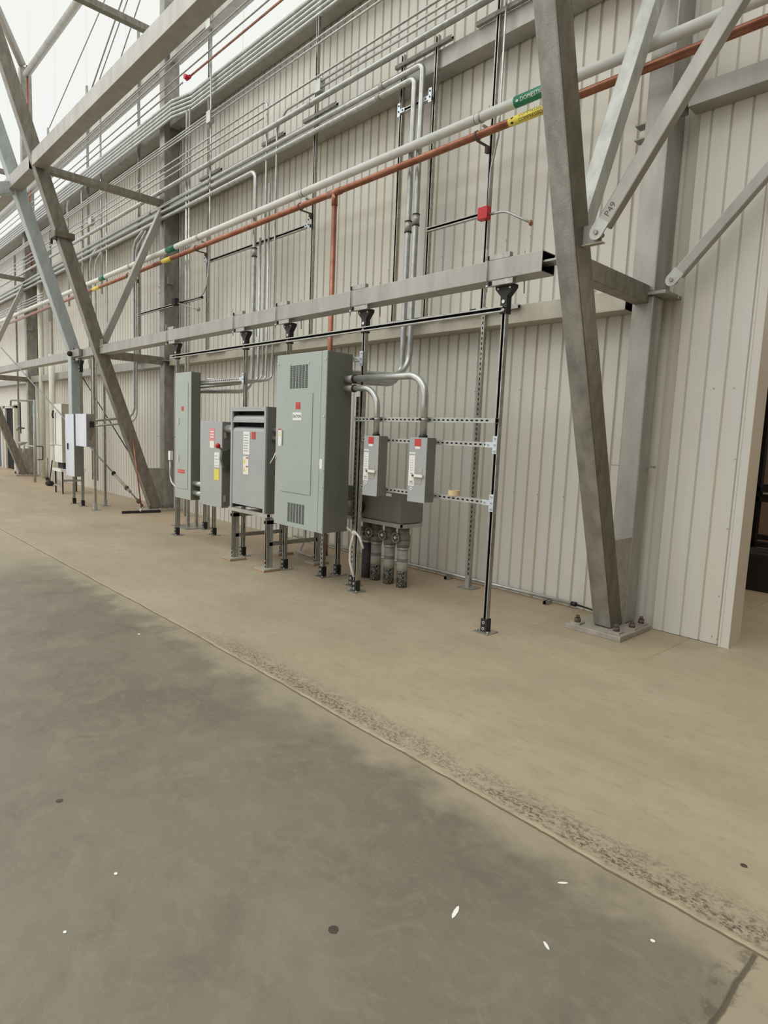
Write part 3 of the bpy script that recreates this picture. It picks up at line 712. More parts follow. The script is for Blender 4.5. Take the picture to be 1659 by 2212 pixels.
for x, z, sg in ((-5.42, 5.16, 1), (-4.95, 5.16, -1), (-7.06, 4.30, -1), (-9.92, 4.30, 1)):
    mb = MB(); mb.box(x-.022, x+.022, 5.132, 5.138, z-.05, z+.09, 'zinc_plate'); mb.box(min(x, x+sg*.09), max(x, x+sg*.09), 5.131, 5.137, z-.022, z+.022, 'zinc_plate')
    for dx, dz in ((0, .06), (0, 0), (sg*.06, 0)): mb.disc((x+dx, 5.131, z+dz), (0, -1, 0), .009, .006, 'black', 8)
    solo(mb, 'angle_plate', 'bright zinc corner plate at the '+{(-5.42): 'left end of the high cross channel', (-4.95): 'right end of the high cross channel', (-7.06): 'right end of the long thin cross channel', (-9.92): 'left end of the long thin cross channel'}[x], 'corner plate', 'zinc corner plates on the wall channels')
# fire-alarm style conduit runs
t = thing('alarm_conduit', 'thin conduit dropping to a square red box with a curved arm and rusty cap', 'conduit', (-4.08, 5.12, 3.78))
mb = MB(); mb.pipe([(-4.02, 5.15, 9), (-4.02, 5.15, 4.5), (-4.09, 5.15, 4.2), (-4.08, 5.13, 3.78)], .011, C, .25, 10); mb.build('conduit', t)
mb = MB(); mb.box(-4.155, -4.035, 5.06, 5.13, 3.72, 3.84, 'redbox'); mb.build('red_box', t, .006)
mb = MB(); mb.pipe([(-4.03, 5.1, 3.76), (-3.85, 5.1, 3.755), (-3.55, 5.1, 3.585)], .012, C, .3, 10); mb.build('arm', t)
mb = MB(); mb.ball((-3.545, 5.1, 3.58), .028, 'copper', (.6, 1, 1)); mb.build('cap', t)
t = thing('alarm_conduit', 'thin conduit bending to a dark box near the middle column, with short arm', 'conduit', (-10.7, 5.08, 3.74))
mb = MB(); mb.pipe([(-9.72, 5.12, 9), (-9.72, 5.12, 4.3), (-9.85, 5.12, 3.75), (-10.75, 5.07, 3.75)], .014, C, .3, 10); mb.build('conduit', t)
mb = MB(); mb.box(-10.84, -10.72, 5.0, 5.08, 3.69, 3.81, 'dust'); mb.build('box', t, .005)
mb = MB(); mb.pipe([(-10.7, 5.05, 3.72), (-9.98, 5.05, 3.54)], .013, 'conduit_dull', .2, 8); mb.ball((-9.96, 5.05, 3.535), .035, 'conduit_dull'); mb.build('arm', t)
mb = MB(); mb.box(-4.50, -4.42, YW-.006, YW, 2.93, 2.97, 'ink'); solo(mb, 'wall_tag', 'tiny dark tag on the wall above the lowest girt', 'tag')

# ------------------------------------------------------------------ equipment posts
def post(x, y, ztop, label, hung=True, opn=(0, -1, 0), slots=False, black=True, group='strut equipment posts', plate=.15):
    t = thing('strut_post', label, 'post', (x, y, 0), group)
    mb = MB()
    if slots: mb.strut((x, y, .02), (x, y, ztop), (0, 1, 0), slots=True)
    else: mb.strut((x, y, .02), (x, y, ztop), opn)
    mb.build('channel', t)
    mb = MB(); h = plate/2; mb.box(x-h, x+h, y-h, y+h, 0, .008, 'strut')
    for a in (-1, 1): mb.cyl((x+a*h*.7, y-h*.55, .008), (x+a*h*.7, y-h*.55, .022), .009, 'strut', 8)
    mb.build('foot_plate', t)
    m_ = 'black' if black else 'galv_pale'
    mb = MB(); mb.box(x-.03, x+.03, y-.03, y+.03, .008, .115, m_)
    for z in (.035, .085): mb.disc((x, y-.03, z), (0, -1, 0), .013, .006, 'bolt'); mb.disc((x, y-.036, z), (0, -1, 0), .006, .003, 'ink', 6)
    mb.build('foot_socket', t)
    if hung:
        mb = MB()
        mb.prism([(x-.085, y-.03, ztop+.055), (x+.085, y-.03, ztop+.055), (x+.085, y-.03, ztop+.03), (x+.03, y-.03, ztop-.03), (x+.03, y-.03, ztop-.16), (x-.03, y-.03, ztop-.16), (x-.03, y-.03, ztop-.03), (x-.085, y-.03, ztop+.03)], (0, .06, 0), 'black')
        for dx, z in ((0, ztop-.07), (0, ztop-.13), (.055, ztop+.03), (-.055, ztop+.03)): mb.disc((x+dx, y-.03, z), (0, -1, 0), .014 if dx == 0 else .008, .006, 'bolt')
        mb.build('head_bracket', t)
        for k, z in ((0, 2.764), (1, 2.958)):
            mb = MB(); xa, xb = (x-.145, x+.075) if k else (x-.105, x+.115); mb.box(xa, xb, 4.0, 4.04, z-.0195, z+.0195, 'strut'); mb.box(xa-.003, xa+.028, 3.997, 4.0, z-.016, z+.016, 'void')
            mb.build('beam_clamp_channel', t)
        mb = MB()
        mb.cyl((x-.11, 3.985, 2.70), (x-.13, 3.985, 3.02), .005, 'conduit_dull', 6); mb.cyl((x+.10, 4.18, 2.70), (x+.08, 4.18, 3.02), .005, 'conduit_dull', 6)
        mb.cyl((x-.11, 3.985, 2.735), (x-.11, 3.985, 2.748), .012, 'bolt', 6); mb.build('threaded_rod', t)
    return t
ZT = 2.70
post(-3.025, 4.09, ZT, 'tall post standing alone nearest the leaning leg, with zinc T plates')
post(-4.655, 4.09, ZT, 'tall post just right of the tallest cabinet, left of the small switches')
post(-5.93, 4.10, ZT, 'tall post rising behind the left part of the tallest cabinet')
post(-6.85, 4.10, ZT, 'tall post rising behind the transformer, beside its louvred top')
post(-8.70, 4.10, ZT, 'tall post at the left edge of the left panelboard')
post(-12.71, 4.08, ZT, 'tall post behind the two pale steel boxes at the left')
post(-4.86, 4.22, 1.95, 'shorter slotted post directly behind the post right of the tallest cabinet', False, (0, -1, 0), True)
post(-5.37, 4.22, .70, 'short post below the right part of the tallest cabinet, front one', False, (0, -1, 0), True)
post(-5.36, 4.42, .95, 'short post below the right part of the tallest cabinet, rear one', False)
post(-13.15, 4.06, 1.1, 'short post below the left pale steel box', False)
post(-8.45, 4.56, 1.3, 'short post behind and below the disconnect switch, right one', False)
post(-9.04, 4.72, 1.3, 'short post behind and below the disconnect switch, left one', False)
post(-12.0, 4.07, 2.78, 'bare upright channel from floor to tube, right of the pale steel boxes', False, (0, 1, 0), False, False)
post(-12.60, 4.46, 2.78, 'bare upright channel behind the one right of the pale steel boxes', False, (0, 1, 0), False, False)
t = thing('channel_stand', 'cluster of four bare channel legs on a shared plate, seen under the left panelboard', 'stand', (-9.33, 4.68, 0))
mb = MB(); mb.box(-9.62, -9.1, 4.42, 4.92, 0, .01, 'strut'); mb.build('floor_plate', t)
for x, y in ((-9.5, 4.5), (-9.33, 4.58), (-9.28, 4.70), (-9.2, 4.86)):
    mb = MB(); mb.strut((x, y, .01), (x, y, 1.2), (-1, 0, 0) if y > 4.55 else (0, -1, 0)); mb.build('leg', t)

# cross rails between posts
RY = 4.09
def rail(x0, x1, y, z, label, slots=True):
    mb = MB(); mb.strut((x0, y, z), (x1, y, z), (0, 1, 0), 'galv_pale', slots=True); return solo(mb, 'slotted_rail', label, 'rail', 'slotted rails between the posts')
rail(-4.70, -3.01, 4.048, 1.72, 'highest slotted rail behind the small switches, carrying the two bent pipes')
rail(-4.63, -3.045, RY, 1.53, 'middle slotted rail behind the small switches')
rail(-4.63, -3.045, RY, 1.068, 'lowest slotted rail behind the small switches, with the tape roll on it')
rail(-8.68, -6.88, RY, 2.19, 'upper slotted rail behind the left panelboard, reaching the next post')
rail(-8.68, -7.12, RY, .74, 'lower slotted rail behind the left panelboard and the disconnect switch')
rail(-4.8, -4.68, RY, 2.30, 'short slotted rail at the top right of the tallest cabinet')
mb = MB(); mb.strut((-8.79, 4.048, 2.57), (-3.01, 4.048, 2.57), (0, -1, 0), 'galv_pale')
solo(mb, 'long_rail', 'long horizontal channel just under the equipment tube, tying all the post heads', 'rail')
for x, z, lab in ((-3.045, 1.53, 'bright zinc T plate at the middle rail on the post nearest the leaning leg'), (-3.045, 1.068, 'bright zinc T plate at the lowest rail on the post nearest the leaning leg'), (-6.87, 2.19, 'bright zinc T plate high on the post behind the transformer'), (-4.69, 2.30, 'bright zinc T plate at the top right of the tallest cabinet')):
    mb = MB(); mb.box(x-.0, x+.042, 4.058, 4.066, z-.07, z+.07, 'zinc_plate'); mb.box(x-.07, x, 4.058, 4.066, z-.021, z+.021, 'zinc_plate')
    for dx, dz in ((.021, .05), (.021, 0), (.021, -.05), (-.045, 0)): mb.disc((x+dx, 4.058, z+dz), (0, -1, 0), .010, .006, 'bolt', 8); mb.disc((x+dx, 4.052, z+dz), (0, -1, 0), .004, .002, 'ink', 6)
    solo(mb, 'tee_plate', lab, 'T plate', 'zinc T plates')
mb = MB()
N = 24
ro = [(math.cos(2*PI*k/N), math.sin(2*PI*k/N)) for k in range(N)]
cx, cy, z0, z1 = -3.44, 4.09, 1.0888, 1.132
for (r, flip) in ((.05, 0), (.038, 1)):
    for k in range(N):
        a, b = ro[k], ro[(k+1) % N]
        q = [mb.bm.verts.new((cx+a[0]*r, cy+a[1]*r, z0)), mb.bm.verts.new((cx+b[0]*r, cy+b[1]*r, z0)), mb.bm.verts.new((cx+b[0]*r, cy+b[1]*r, z1)), mb.bm.verts.new((cx+a[0]*r, cy+a[1]*r, z1))]
        mb.face(q, 'tape')
for k in range(N):
    a, b = ro[k], ro[(k+1) % N]
    mb.face([mb.bm.verts.new((cx+u[0]*r, cy+u[1]*r, z1)) for u, r in ((a, .05), (b, .05), (b, .038), (a, .038))], 'tape')
solo(mb, 'tape_roll', 'roll of tan masking tape resting on the lowest slotted rail', 'tape roll')

# ------------------------------------------------------------------ cabinets
def grille(t, x0, x1, y, z0, z1, cols, rows):
    mb = MB(); w = (x1-x0)/cols; h = (z1-z0)/rows
    for c in range(cols):
        for r in range(rows): mb.box(x0+c*w+w*.1, x0+(c+1)*w-w*.1, y-.0012, y, z0+r*h+h*.22, z0+(r+1)*h-h*.22, 'void')
    return mb.build('vent_grille', t)
def edge_frame(mb, x0, x1, y, z0, z1, w, mat, d=.0015):
    mb.box(x0, x1, y-d, y, z0, z0+w, mat); mb.box(x0, x1, y-d, y, z1-w, z1, mat); mb.box(x0, x0+w, y-d, y, z0, z1, mat); mb.box(x1-w, x1, y-d, y, z0, z1, mat)
# tall distribution cabinet
X0, X1, Y0, Y1, Z0, Z1 = -5.645, -4.80, 3.753, 4.068, .592, 2.352
t = thing('distribution_cabinet', 'tallest grey-green electrical cabinet with vents top and bottom and an EATON plate', 'electrical cabinet', ((X0+X1)/2, (Y0+Y1)/2, Z0))
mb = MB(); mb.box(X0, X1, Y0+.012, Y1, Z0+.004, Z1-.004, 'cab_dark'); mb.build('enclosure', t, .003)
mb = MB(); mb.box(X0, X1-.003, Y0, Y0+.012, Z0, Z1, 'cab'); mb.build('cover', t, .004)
mb = MB(); mb.box(X1-.085, X1-.082, Y0-.0012, Y0, Z0, Z1, 'cab_dark'); mb.build('cover_seam', t)
mb = MB(); mb.box(X0+.12, X1-.21, Y0-.006, Y0, Z0+.36, Z1-.40, 'cab'); edge_frame(mb, X0+.118, X1-.208, Y0-.0, Z0+.358, Z1-.398, .004, 'cab_dark')
door = mb.build('door', t, .002)
grille(t, X0+.235, X1-.30, Y0, Z1-.345, Z1-.115, 6, 26)
grille(t, X0+.245, X1-.30, Y0, Z0+.05, Z0+.25, 6, 26)
mb = MB(); mb.box(X0+.36, X0+.435, Y0-.009, Y0-.006, Z1-.55, Z1-.485, 'red'); mb.build('red_badge', t)
mb = MB(); mb.box(X0+.31, X0+.465, Y0-.009, Y0-.006, Z1-.665, Z1-.585, 'label'); npl = mb.build('name_plate', t, .004)
mb = MB(); mb.text('EATON', (X0+.388, Y0-.0094, Z1-.625), .041, 'ink_blue'); mb.build('lettering', npl)
mb = MB()
for x, z in ((X0+.15, Z1-.47), (X0+.15, Z0+.42), (X0+.03, Z1-.09), (X1-.02, Z1-.08), (X1-.02, Z1-.62), (X1-.02, Z0+.62), (X1-.02, Z1-1.3), (X0+.02, Z0+.7), (X1-.02, Z0+.06), (X0+.24, Z1-.10), (X1-.29, Z1-.10)):
    mb.disc((x, Y0-.006, z), (0, -1, 0), .008, .004, 'bolt', 8)
mb.build('cover_screw', t)
mb = MB(); mb.box(X0+.05, X0+.105, Y0-.002, Y0, 1.42, 1.60, 'label'); mb.box(X0+.05, X0+.105, Y0-.0024, Y0-.002, 1.585, 1.60, 'red')
mb.prism([(X0+.06, Y0-.003, 1.525), (X0+.095, Y0-.003, 1.525), (X0+.0775, Y0-.003, 1.57)], (0, .0008, 0), 'yellow'); mb.build('warning_label', t)
mb = MB(); mb.box(X0+.128, X0+.142, Y0-.016, Y0-.006, 1.43, 1.59, 'conduit'); mb.build('door_latch', t, .003)
mb = MB(); mb.box(X1-.075, X1-.035, Y0-.002, Y0, 1.225, 1.32, 'label'); mb.build('label_sticker', t)
mb = MB(); mb.pipe([(X0-.004, Y0+.02, 1.37), (X0-.012, Y0-.01, 1.30), (X0-.05, Y0-.03, 1.23)], .006, 'label', .05, 6); mb.build('hanging_tag', t)

# left panelboard
X0, X1, Y0, Y1, Z0, Z1 = -8.405, -7.935, 3.93, 4.068, .60, 2.315
t = thing('panelboard', 'narrow tall grey-green panelboard, leftmost of the main equipment row', 'electrical cabinet', ((X0+X1)/2, (Y0+Y1)/2, Z0))
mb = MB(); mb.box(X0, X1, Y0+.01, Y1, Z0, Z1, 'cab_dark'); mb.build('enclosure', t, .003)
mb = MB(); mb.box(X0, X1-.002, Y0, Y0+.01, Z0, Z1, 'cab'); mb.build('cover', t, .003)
mb = MB(); mb.box(X0+.09, X1-.08, Y0-.005, Y0, Z0+.14, Z1-.14, 'cab'); edge_frame(mb, X0+.088, X1-.078, Y0, Z0+.138, Z1-.138, .004, 'cab_dark'); mb.build('door', t, .002)
mb = MB(); mb.box(X1-.27, X1-.20, Y0-.007, Y0-.005, 1.80, 1.86, 'red'); mb.build('red_badge', t)
for z in (1.66, 1.15):
    mb = MB(); mb.box(X0+.10, X0+.13, Y0-.014, Y0-.005, z-.045, z+.045, 'bolt'); mb.build('latch', t, .003)
mb = MB(); mb.box(X0+.10, X0+.30, Y0-.007, Y0-.005, .95, 1.0, 'red'); lb = mb.build('red_label', t)
mb = MB()
for k in range(5): mb.box(X0+.115+k*.035, X0+.135+k*.035, Y0-.0076, Y0-.007, .965, .985, 'pink')
mb.build('lettering', lb)

# disconnect switch
X0, X1, Y0, Y1, Z0, Z1 = -7.665, -7.098, 3.93, 4.068, .585, 1.665
t = thing('disconnect_switch', 'grey safety disconnect switch with a red-knobbed side lever, between panelboard and transformer', 'disconnect switch', ((X0+X1)/2, (Y0+Y1)/2, Z0))
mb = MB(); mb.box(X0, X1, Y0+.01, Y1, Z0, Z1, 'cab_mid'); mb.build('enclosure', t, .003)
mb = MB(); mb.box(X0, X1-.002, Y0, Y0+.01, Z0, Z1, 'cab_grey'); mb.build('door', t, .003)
mb = MB(); mb.box(X0+.25, X0+.38, Y0-.002, Y0, 1.33, 1.58, 'pink'); mb.box(X0+.26, X0+.37, Y0-.003, Y0-.002, 1.33, 1.42, 'label')
for k in range(3): mb.box(X0+.27, X0+.36, Y0-.003, Y0-.002, 1.46+.035*k, 1.475+.035*k, 'label')
mb.build('danger_label', t)
mb = MB(); mb.box(X0+.38, X0+.50, Y0-.002, Y0, 1.09, 1.28, 'label'); mb.box(X0+.38, X0+.50, Y0-.003, Y0, .93, 1.07, 'yellow')
for k in range(4): mb.box(X0+.395, X0+.48-.02*(k % 2), Y0-.003, Y0-.002, 1.11+.04*k, 1.117+.04*k, 'conduit_dull')
mb.build('rating_label', t)
mb = MB(); mb.cyl((X1+.001, Y0+.075, 1.17), (X1+.03, Y0+.075, 1.17), .085, 'cab_mid', 8)
mb.prism([(X1, Y0-.02, 1.30), (X1, Y0+.09, 1.34), (X1, Y0+.13, 1.2), (X1, Y0+.04, 1.06), (X1, Y0-.0, 1.10), (X1, Y0-.03, 1.2)], (.05, 0, 0), 'lever'); mb.build('mechanism_plate', t, .004)
mb = MB(); mb.cyl((X1+.03, Y0+.02, 1.28), (X1+.085, Y0-.09, 1.355), .014, 'galv_dark', 8); lv = mb.build('lever', t)
mb = MB(); mb.ball((X1+.093, Y0-.108, 1.368), .032, 'redbox'); mb.build('knob', lv)
for z in (1.50, .70):
    mb = MB(); mb.box(X1, X1+.012, Y0+.03, Y0+.06, z-.04, z+.04, 'galv_tan'); mb.build('latch', t, .003)

# transformer on its stand
X0, X1, Y0, Y1, Z0, Z1 = -6.742, -5.985, 3.85, 4.55, .645, 1.838
t = thing('transformer', 'grey ventilated transformer cabinet with curved louvres at the top, standing on a channel frame', 'transformer', ((X0+X1)/2, (Y0+Y1)/2, Z0))
mb = MB()
mb.box(X1-.012, X1, Y0+.021, Y1-.011, Z0, Z1-.031, 'cab_mid'); mb.box(X0, X0+.012, Y0+.021, Y1-.011, Z0, Z1-.031, 'cab_mid'); mb.box(X0, X1, Y1-.01, Y1, Z0, Z1-.031, 'cab_mid'); mb.box(X0, X1, Y0+.021, Y1, Z1-.03, Z1, 'cab_mid')
mb.box(X0+.012, X1-.012, Y0+.10, Y1-.02, Z0+.02, Z1-.035, 'void'); mb.build('housing', t, .002)
mb = MB(); mb.box(X0, X0+.035, Y0-.004, Y0+.02, Z0, Z1-.05, 'cab_grey'); mb.box(X1-.035, X1, Y0-.004, Y0+.02, Z0, Z1-.05, 'cab_grey'); mb.box(X0, X1, Y0-.004, Y0+.02, Z1-.05, Z1, 'cab_grey'); mb.build('front_frame', t)
def louvre(zt, zb, full):
    mb = MB(); pr = []
    for k in range(6):
        th = PI/2*k/5; pr.append((Y0+.085-.08*math.sin(th), zt-.055+.055*math.cos(th)))
    pts = [(X0+.03, y, z) for y, z in pr]+[(X0+.03, Y0+.005, zb), (X0+.03, Y0+.02, zb)]+[(X0+.03, y+.012, z-.004) for y, z in pr[::-1]]
    mb.prism(pts, (X1-X0-.06, 0, 0), 'cab_grey'); return mb.build('louvre' if not full else 'front_panel', t)
louvre(Z1-.09, Z1-.165, False); louvre(Z1-.225, Z0+.05, True)
mb = MB(); mb.box(X0+.03, X1-.03, Y0-.004, Y0+.01, Z1-.178, Z1-.165, 'cab_grey'); mb.build('louvre_lip', t)
mb = MB(); mb.box(X0+.28, X0+.42, Y0+.001, Y0+.004, 1.29, 1.555, 'label')
for k in range(7): mb.box(X0+.295, X0+.40-.01*(k % 3), Y0, Y0+.001, 1.33+.03*k, 1.336+.03*k, 'cab_mid')
mb.build('rating_label', t)
mb = MB(); mb.box(X0+.285, X0+.40, Y0+.001, Y0+.004, 1.06, 1.27, 'label')
for z in (1.09, 1.19):
    mb.prism([(X0+.29, Y0, z), (X0+.34, Y0, z), (X0+.315, Y0, z+.06)], (0, .0008, 0), 'yellow'); mb.box(X0+.345, X0+.395, Y0, Y0+.001, z+.055, z+.07, 'red')
mb.build('warning_label', t)
mb = MB(); mb.box(X0+.46, X0+.535, Y0+.0, Y0+.004, 1.475, 1.555, 'red'); mb.build('red_badge', t)
t = thing('transformer_stand', 'channel stand with plywood pads carrying the transformer', 'stand', (-6.36, 4.25, 0))
mb = MB(); mb.strut((-6.78, 3.87, .625), (-5.93, 3.87, .625), (0, 0, -1), 'galv_pale'); mb.strut((-6.78, 4.57, .625), (-5.93, 4.57, .625), (0, 0, -1), 'galv_pale'); mb.build('rail', t)
mb = MB(); mb.box(-6.70, -6.3, 3.95, 4.35, .60, .606, 'galv_pale'); mb.build('tray', t)
for x in (-6.71, -5.97):
    mb = MB(); mb.strut((x, 3.85, .55), (x, 4.62, .55), (0, 0, -1), 'strut'); mb.build('side_rail', t)
    mb = MB(); mb.strut((x+.0, 3.9, .30), (x+.0, 4.58, .30), (0, 0, 1), 'strut'); mb.build('cross_brace', t)
for x in (-6.71, -5.97):
    for y in (3.885, 4.58):
        mb = MB(); mb.strut((x, y, .03), (x, y, .60), (-.0, -1, 0), 'strut'); mb.strut((x, y+.042, .03), (x, y+.042, .60), (0, 1, 0), 'galv_pale'); lg = mb.build('leg', t)
        mb = MB(); mb.box(x-.1, x+.1, y-.1, y+.12, .016, .03, 'galv_tan'); mb.box(x-.105, x+.105, y-.105, y+.125, 0, .016, 'wood')
        for z in (.06, .11): mb.disc((x, y-.021, z), (0, -1, 0), .008, .005, 'bolt', 6)
        mb.build('foot_pad', lg)

# small enclosed switches
def small_switch(x0, x1, y0, z0, z1, label):
    y1 = 4.066; t = thing('enclosed_breaker', label, 'enclosed switch', ((x0+x1)/2, (y0+y1)/2, z0), 'small enclosed switches')
    mb = MB(); mb.box(x0, x1, y0+.008, y1, z0+.006, z1, 'cab_mid'); mb.build('enclosure', t, .002)
    mb = MB(); mb.box(x0-.002, x1, y0, y0+.008, z0, z1, 'cab_grey'); mb.build('front_cover', t, .002)
    w = x1-x0
    mb = MB(); mb.box(x0+w*.30, x0+w*.66, y0-.002, y0, z1-.075, z1-.012, 'red'); mb.box(x0+w*.34, x0+w*.62, y0-.002, y0, z1-.10, z1-.078, 'label'); mb.build('red_badge', t)
    mb = MB(); mb.box(x0+w*.02, x0+w*.36, y0-.0015, y0, z0+.14, z1-.13, 'label'); sl = mb.build('instruction_label', t)
    mb = MB(); xc = x0+w*.19
    mb.text('EATON', (xc, y0-.0022, z1-.15), .018, 'ink')
    for k in range(5): mb.box(xc-.02, xc+.02-.004*(k % 2), y0-.0022, y0-.0016, z1-.20-.022*k, z1-.196-.022*k, 'conduit_dull' if k else 'pink')
    mb.text('ON', (xc, y0-.0022, z1-.315), .016, 'ink'); mb.text('OFF', (xc, y0-.0022, z1-.385), .016, 'ink')
    for k in range(3): mb.box(xc-.022, xc+.022, y0-.0022, y0-.0016, z0+.152+.010*k, z0+.157+.010*k, 'conduit_dull')
    mb.build('lettering', sl)
    mb = MB(); mb.box(x0+w*.37, x0+w*.82, y0-.003, y0, z1-.33, z1-.27, 'conduit_dull'); mb.box(x0+w*.37, x0+w*.78, y0-.003, y0, z1-.40, z1-.34, 'galv_tan'); mb.build('switch_plate', t)
    mb = MB(); mb.box(x0+w*.40, x0+w*.90, y0-.022, y0-.008, z1-.342, z1-.318, 'label'); mb.cyl((x0+w*.32, y0, z1-.33), (x0+w*.32, y0-.02, z1-.33), .013, 'conduit_dull', 10); mb.cyl((x0+w*.32, y0-.02, z1-.33), (x0+w*.45, y0-.016, z1-.33), .006, 'dust', 8); mb.build('handle', t, .002)
    mb = MB(); mb.disc((x0+w*.21, y0, z0+.115), (0, -1, 0), .015, .003, 'label'); mb.disc((x0+w*.21, y0-.003, z0+.115), (0, -1, 0), .006, .002, 'cab_mid', 8); mb.build('cover_stud', t)
small_switch(-4.455, -4.255, 3.95, 1.004, 1.566, 'small grey enclosed switch nearer the tallest cabinet, left of the pair')
small_switch(-3.855, -3.650, 3.95, 1.004, 1.566, 'small grey enclosed switch standing apart on the rails, right of the pair')
def bent_pipe(xa, zb, xr, r, label):
    t = thing('bent_conduit', label, 'conduit', (xr, 3.99, 1.566), 'bent conduits into the small switches')
    mb = MB(); mb.pipe([(xa, 3.99, zb), (xr, 3.99, zb), (xr, 3.99, 1.57)], r, C, .20, 20, 14); mb.build('tube', t)
    mb = MB(); mb.cyl((xa-.01, 3.99, zb), (xa+.12, 3.99, zb), r*1.2, 'galv_dark', 16); mb.cyl((xa+.12, 3.99, zb), (xa+.14, 3.99, zb), r*1.28, 'black', 16); mb.build('connector', t)
    mb = MB(); mb.cyl((xr, 3.99, 1.566), (xr, 3.99, 1.585), r*1.22, 'black', 16); mb.build('hub', t)
    mb = MB(); mb.cyl((xr, 3.99, 1.71), (xr, 3.99, 1.73), r*1.12, 'conduit_dull', 16); mb.cyl((xr-.01, 3.955, 1.72), (xr-.01, 3.94, 1.72), .011, 'dust', 8); mb.build('strap', t)
bent_pipe(-4.80, 2.10, -3.735, .0315, 'fat shiny conduit bending from the tallest cabinet down into the right small switch')
bent_pipe(-4.80, 2.01, -4.335, .0285, 'shiny conduit bending from the tallest cabinet down into the left small switch')
for x0, x1, y, z, r, lab in ((-7.935, -7.667, 3.99, .83, .035, 'upper shiny nipple between panelboard and disconnect'), (-7.935, -7.667, 3.99, .70, .035, 'lower shiny nipple between panelboard and disconnect'), (-7.097, -6.744, 4.0, 1.58, .05, 'fat grey nipple between disconnect and transformer'),
                          (-5.983, -5.647, 3.95, 1.585, .026, 'upper nipple between transformer and tallest cabinet'), (-5.983, -5.647, 3.95, 1.49, .026, 'lower nipple between transformer and tallest cabinet')):
    t = thing('conduit_nipple', lab, 'conduit', ((x0+x1)/2, y, z-r))
    mb = MB(); mb.cyl((x0, y, z), (x1, y, z), r, C, 14); mb.build('tube', t)
    mb = MB(); mb.cyl((x0, y, z), (x0+.012, y, z), r*1.15, 'cab_mid', 12); mb.cyl((x1-.02, y, z), (x1, y, z), r*1.15, 'conduit_dull', 12); mb.build('locknut', t)

# wireway box with its stub pipes
X0, X1, Y0, Y1 = -5.36, -4.435, 4.47, 4.79
t = thing('wireway_box', 'dark grey wireway box behind and below the small switches, on a channel frame', 'wireway', ((X0+X1)/2, (Y0+Y1)/2, .69))
mb = MB(); mb.box(X0, X1, Y0, Y1, .69, 1.01, 'cab_mid'); mb.build('enclosure', t, .003)
mb = MB(); mb.box(X0, X1-.01, Y0-.006, Y0, .70, 1.0, 'cab_mid'); mb.build('front_cover', t, .002)
mb = MB(); mb.box(X0, X1, Y0, Y1, 1.01, 1.016, 'galv_tan'); mb.build('top_flange', t)
mb = MB(); mb.box(-4.66, -4.58, Y0-.009, Y0-.006, .955, .985, 'label'); mb.build('label_sticker', t)
mb = MB(); mb.strut((X0, Y0+.01, .665), (X1, Y0+.01, .665), (0, 0, -1), 'galv_pale'); mb.strut((X0, Y1-.03, .665), (X1, Y1-.03, .665), (0, 0, -1), 'galv_pale'); mb.strut((X1-.02, Y0+.03, .66), (X1-.02, Y1, .66), (0, 0, -1), 'galv_pale'); mb.build('support_frame', t)
mb = MB(); mb.cyl((-5.05, 4.068, .80), (-5.05, 4.47, .80), .055, 'galv_dark', 16); mb.cyl((-5.05, 4.20, .80), (-5.05, 4.33, .80), .075, 'galv_dark', 16); mb.cyl((-5.05, 4.4, .80), (-5.05, 4.46, .80), .07, 'dust', 16)
solo(mb, 'conduit_coupling', 'dark union fitting between the tallest cabinet and the wireway box', 'coupling')
for k, (x, w) in enumerate(((-4.535, 'nearest the leaning leg'), (-4.735, 'second from the right'), (-4.945, 'third from the right'), (-5.09, 'darkest, behind the post'))):
    y = 4.62; t = thing('service_stub', 'scuffed upright duct stub with a wheel-faced coupling under the wireway box, '+w, 'duct', (x, y, 0), 'duct stubs under the wireway box')
    mb = MB(); mb.cyl((x, y, 0), (x, y, .40), .058, 'duct' if k < 3 else 'roughblack', 20); mb.build('duct', t)
    mb = MB(); mb.cyl((x, y, .40), (x, y, .425), .064, 'galv_pale', 20); mb.build('rim', t)
    mb = MB(); mb.cyl((x, y, .425), (x, y, .50), .066, 'cab_mid', 20, r1=.075); mb.ball((x, y, .53), .075, 'cab_mid', (1, 1, .9), 16); mb.cyl((x, y, .53), (x, y, .64), .062, 'cab_mid', 20); mb.build('coupling', t)
    mb = MB(); c = Vector((x-.02, y-.10, .53)); ring = [c+Vector((math.cos(a)*.05, 0, math.sin(a)*.05)) for a in [2*PI*i/20 for i in range(21)]]
    mb.sweep(ring, .008, 'galv_dark', 8, False)
    for i in range(3):
        a = PI*i/3; mb.cyl(c-Vector((math.cos(a), 0, math.sin(a)))*.05, c+Vector((math.cos(a), 0, math.sin(a)))*.05, .006, 'galv_dark', 6)
    mb.cyl(c+Vector((0, .05, 0)), c-Vector((0, .012, 0)), .014, 'bolt', 10); mb.build('handwheel', t)
# strap tied round the post
t = thing('tied_strap', 'white strap knotted round the post at the right of the tallest cabinet, its tail hanging', 'strap', (-4.655, 4.05, .2))
mb = MB(); mb.ball((-4.66, 4.045, .60), .03, 'cord', (1.3, .7, .8)); mb.pipe([(-4.62, 4.04, .60), (-4.56, 4.03, .57), (-4.50, 4.03, .47)], .011, 'cord', .04, 8); mb.pipe([(-4.70, 4.04, .61), (-4.77, 4.04, .64)], .009, 'cord', .04, 8); mb.build('knot', t)
mb = MB(); mb.pipe([(-4.66, 4.04, .60), (-4.70, 4.035, .45), (-4.70, 4.035, .30), (-4.63, 4.035, .16)], .012, 'cord', .2, 8); mb.build('tail', t)

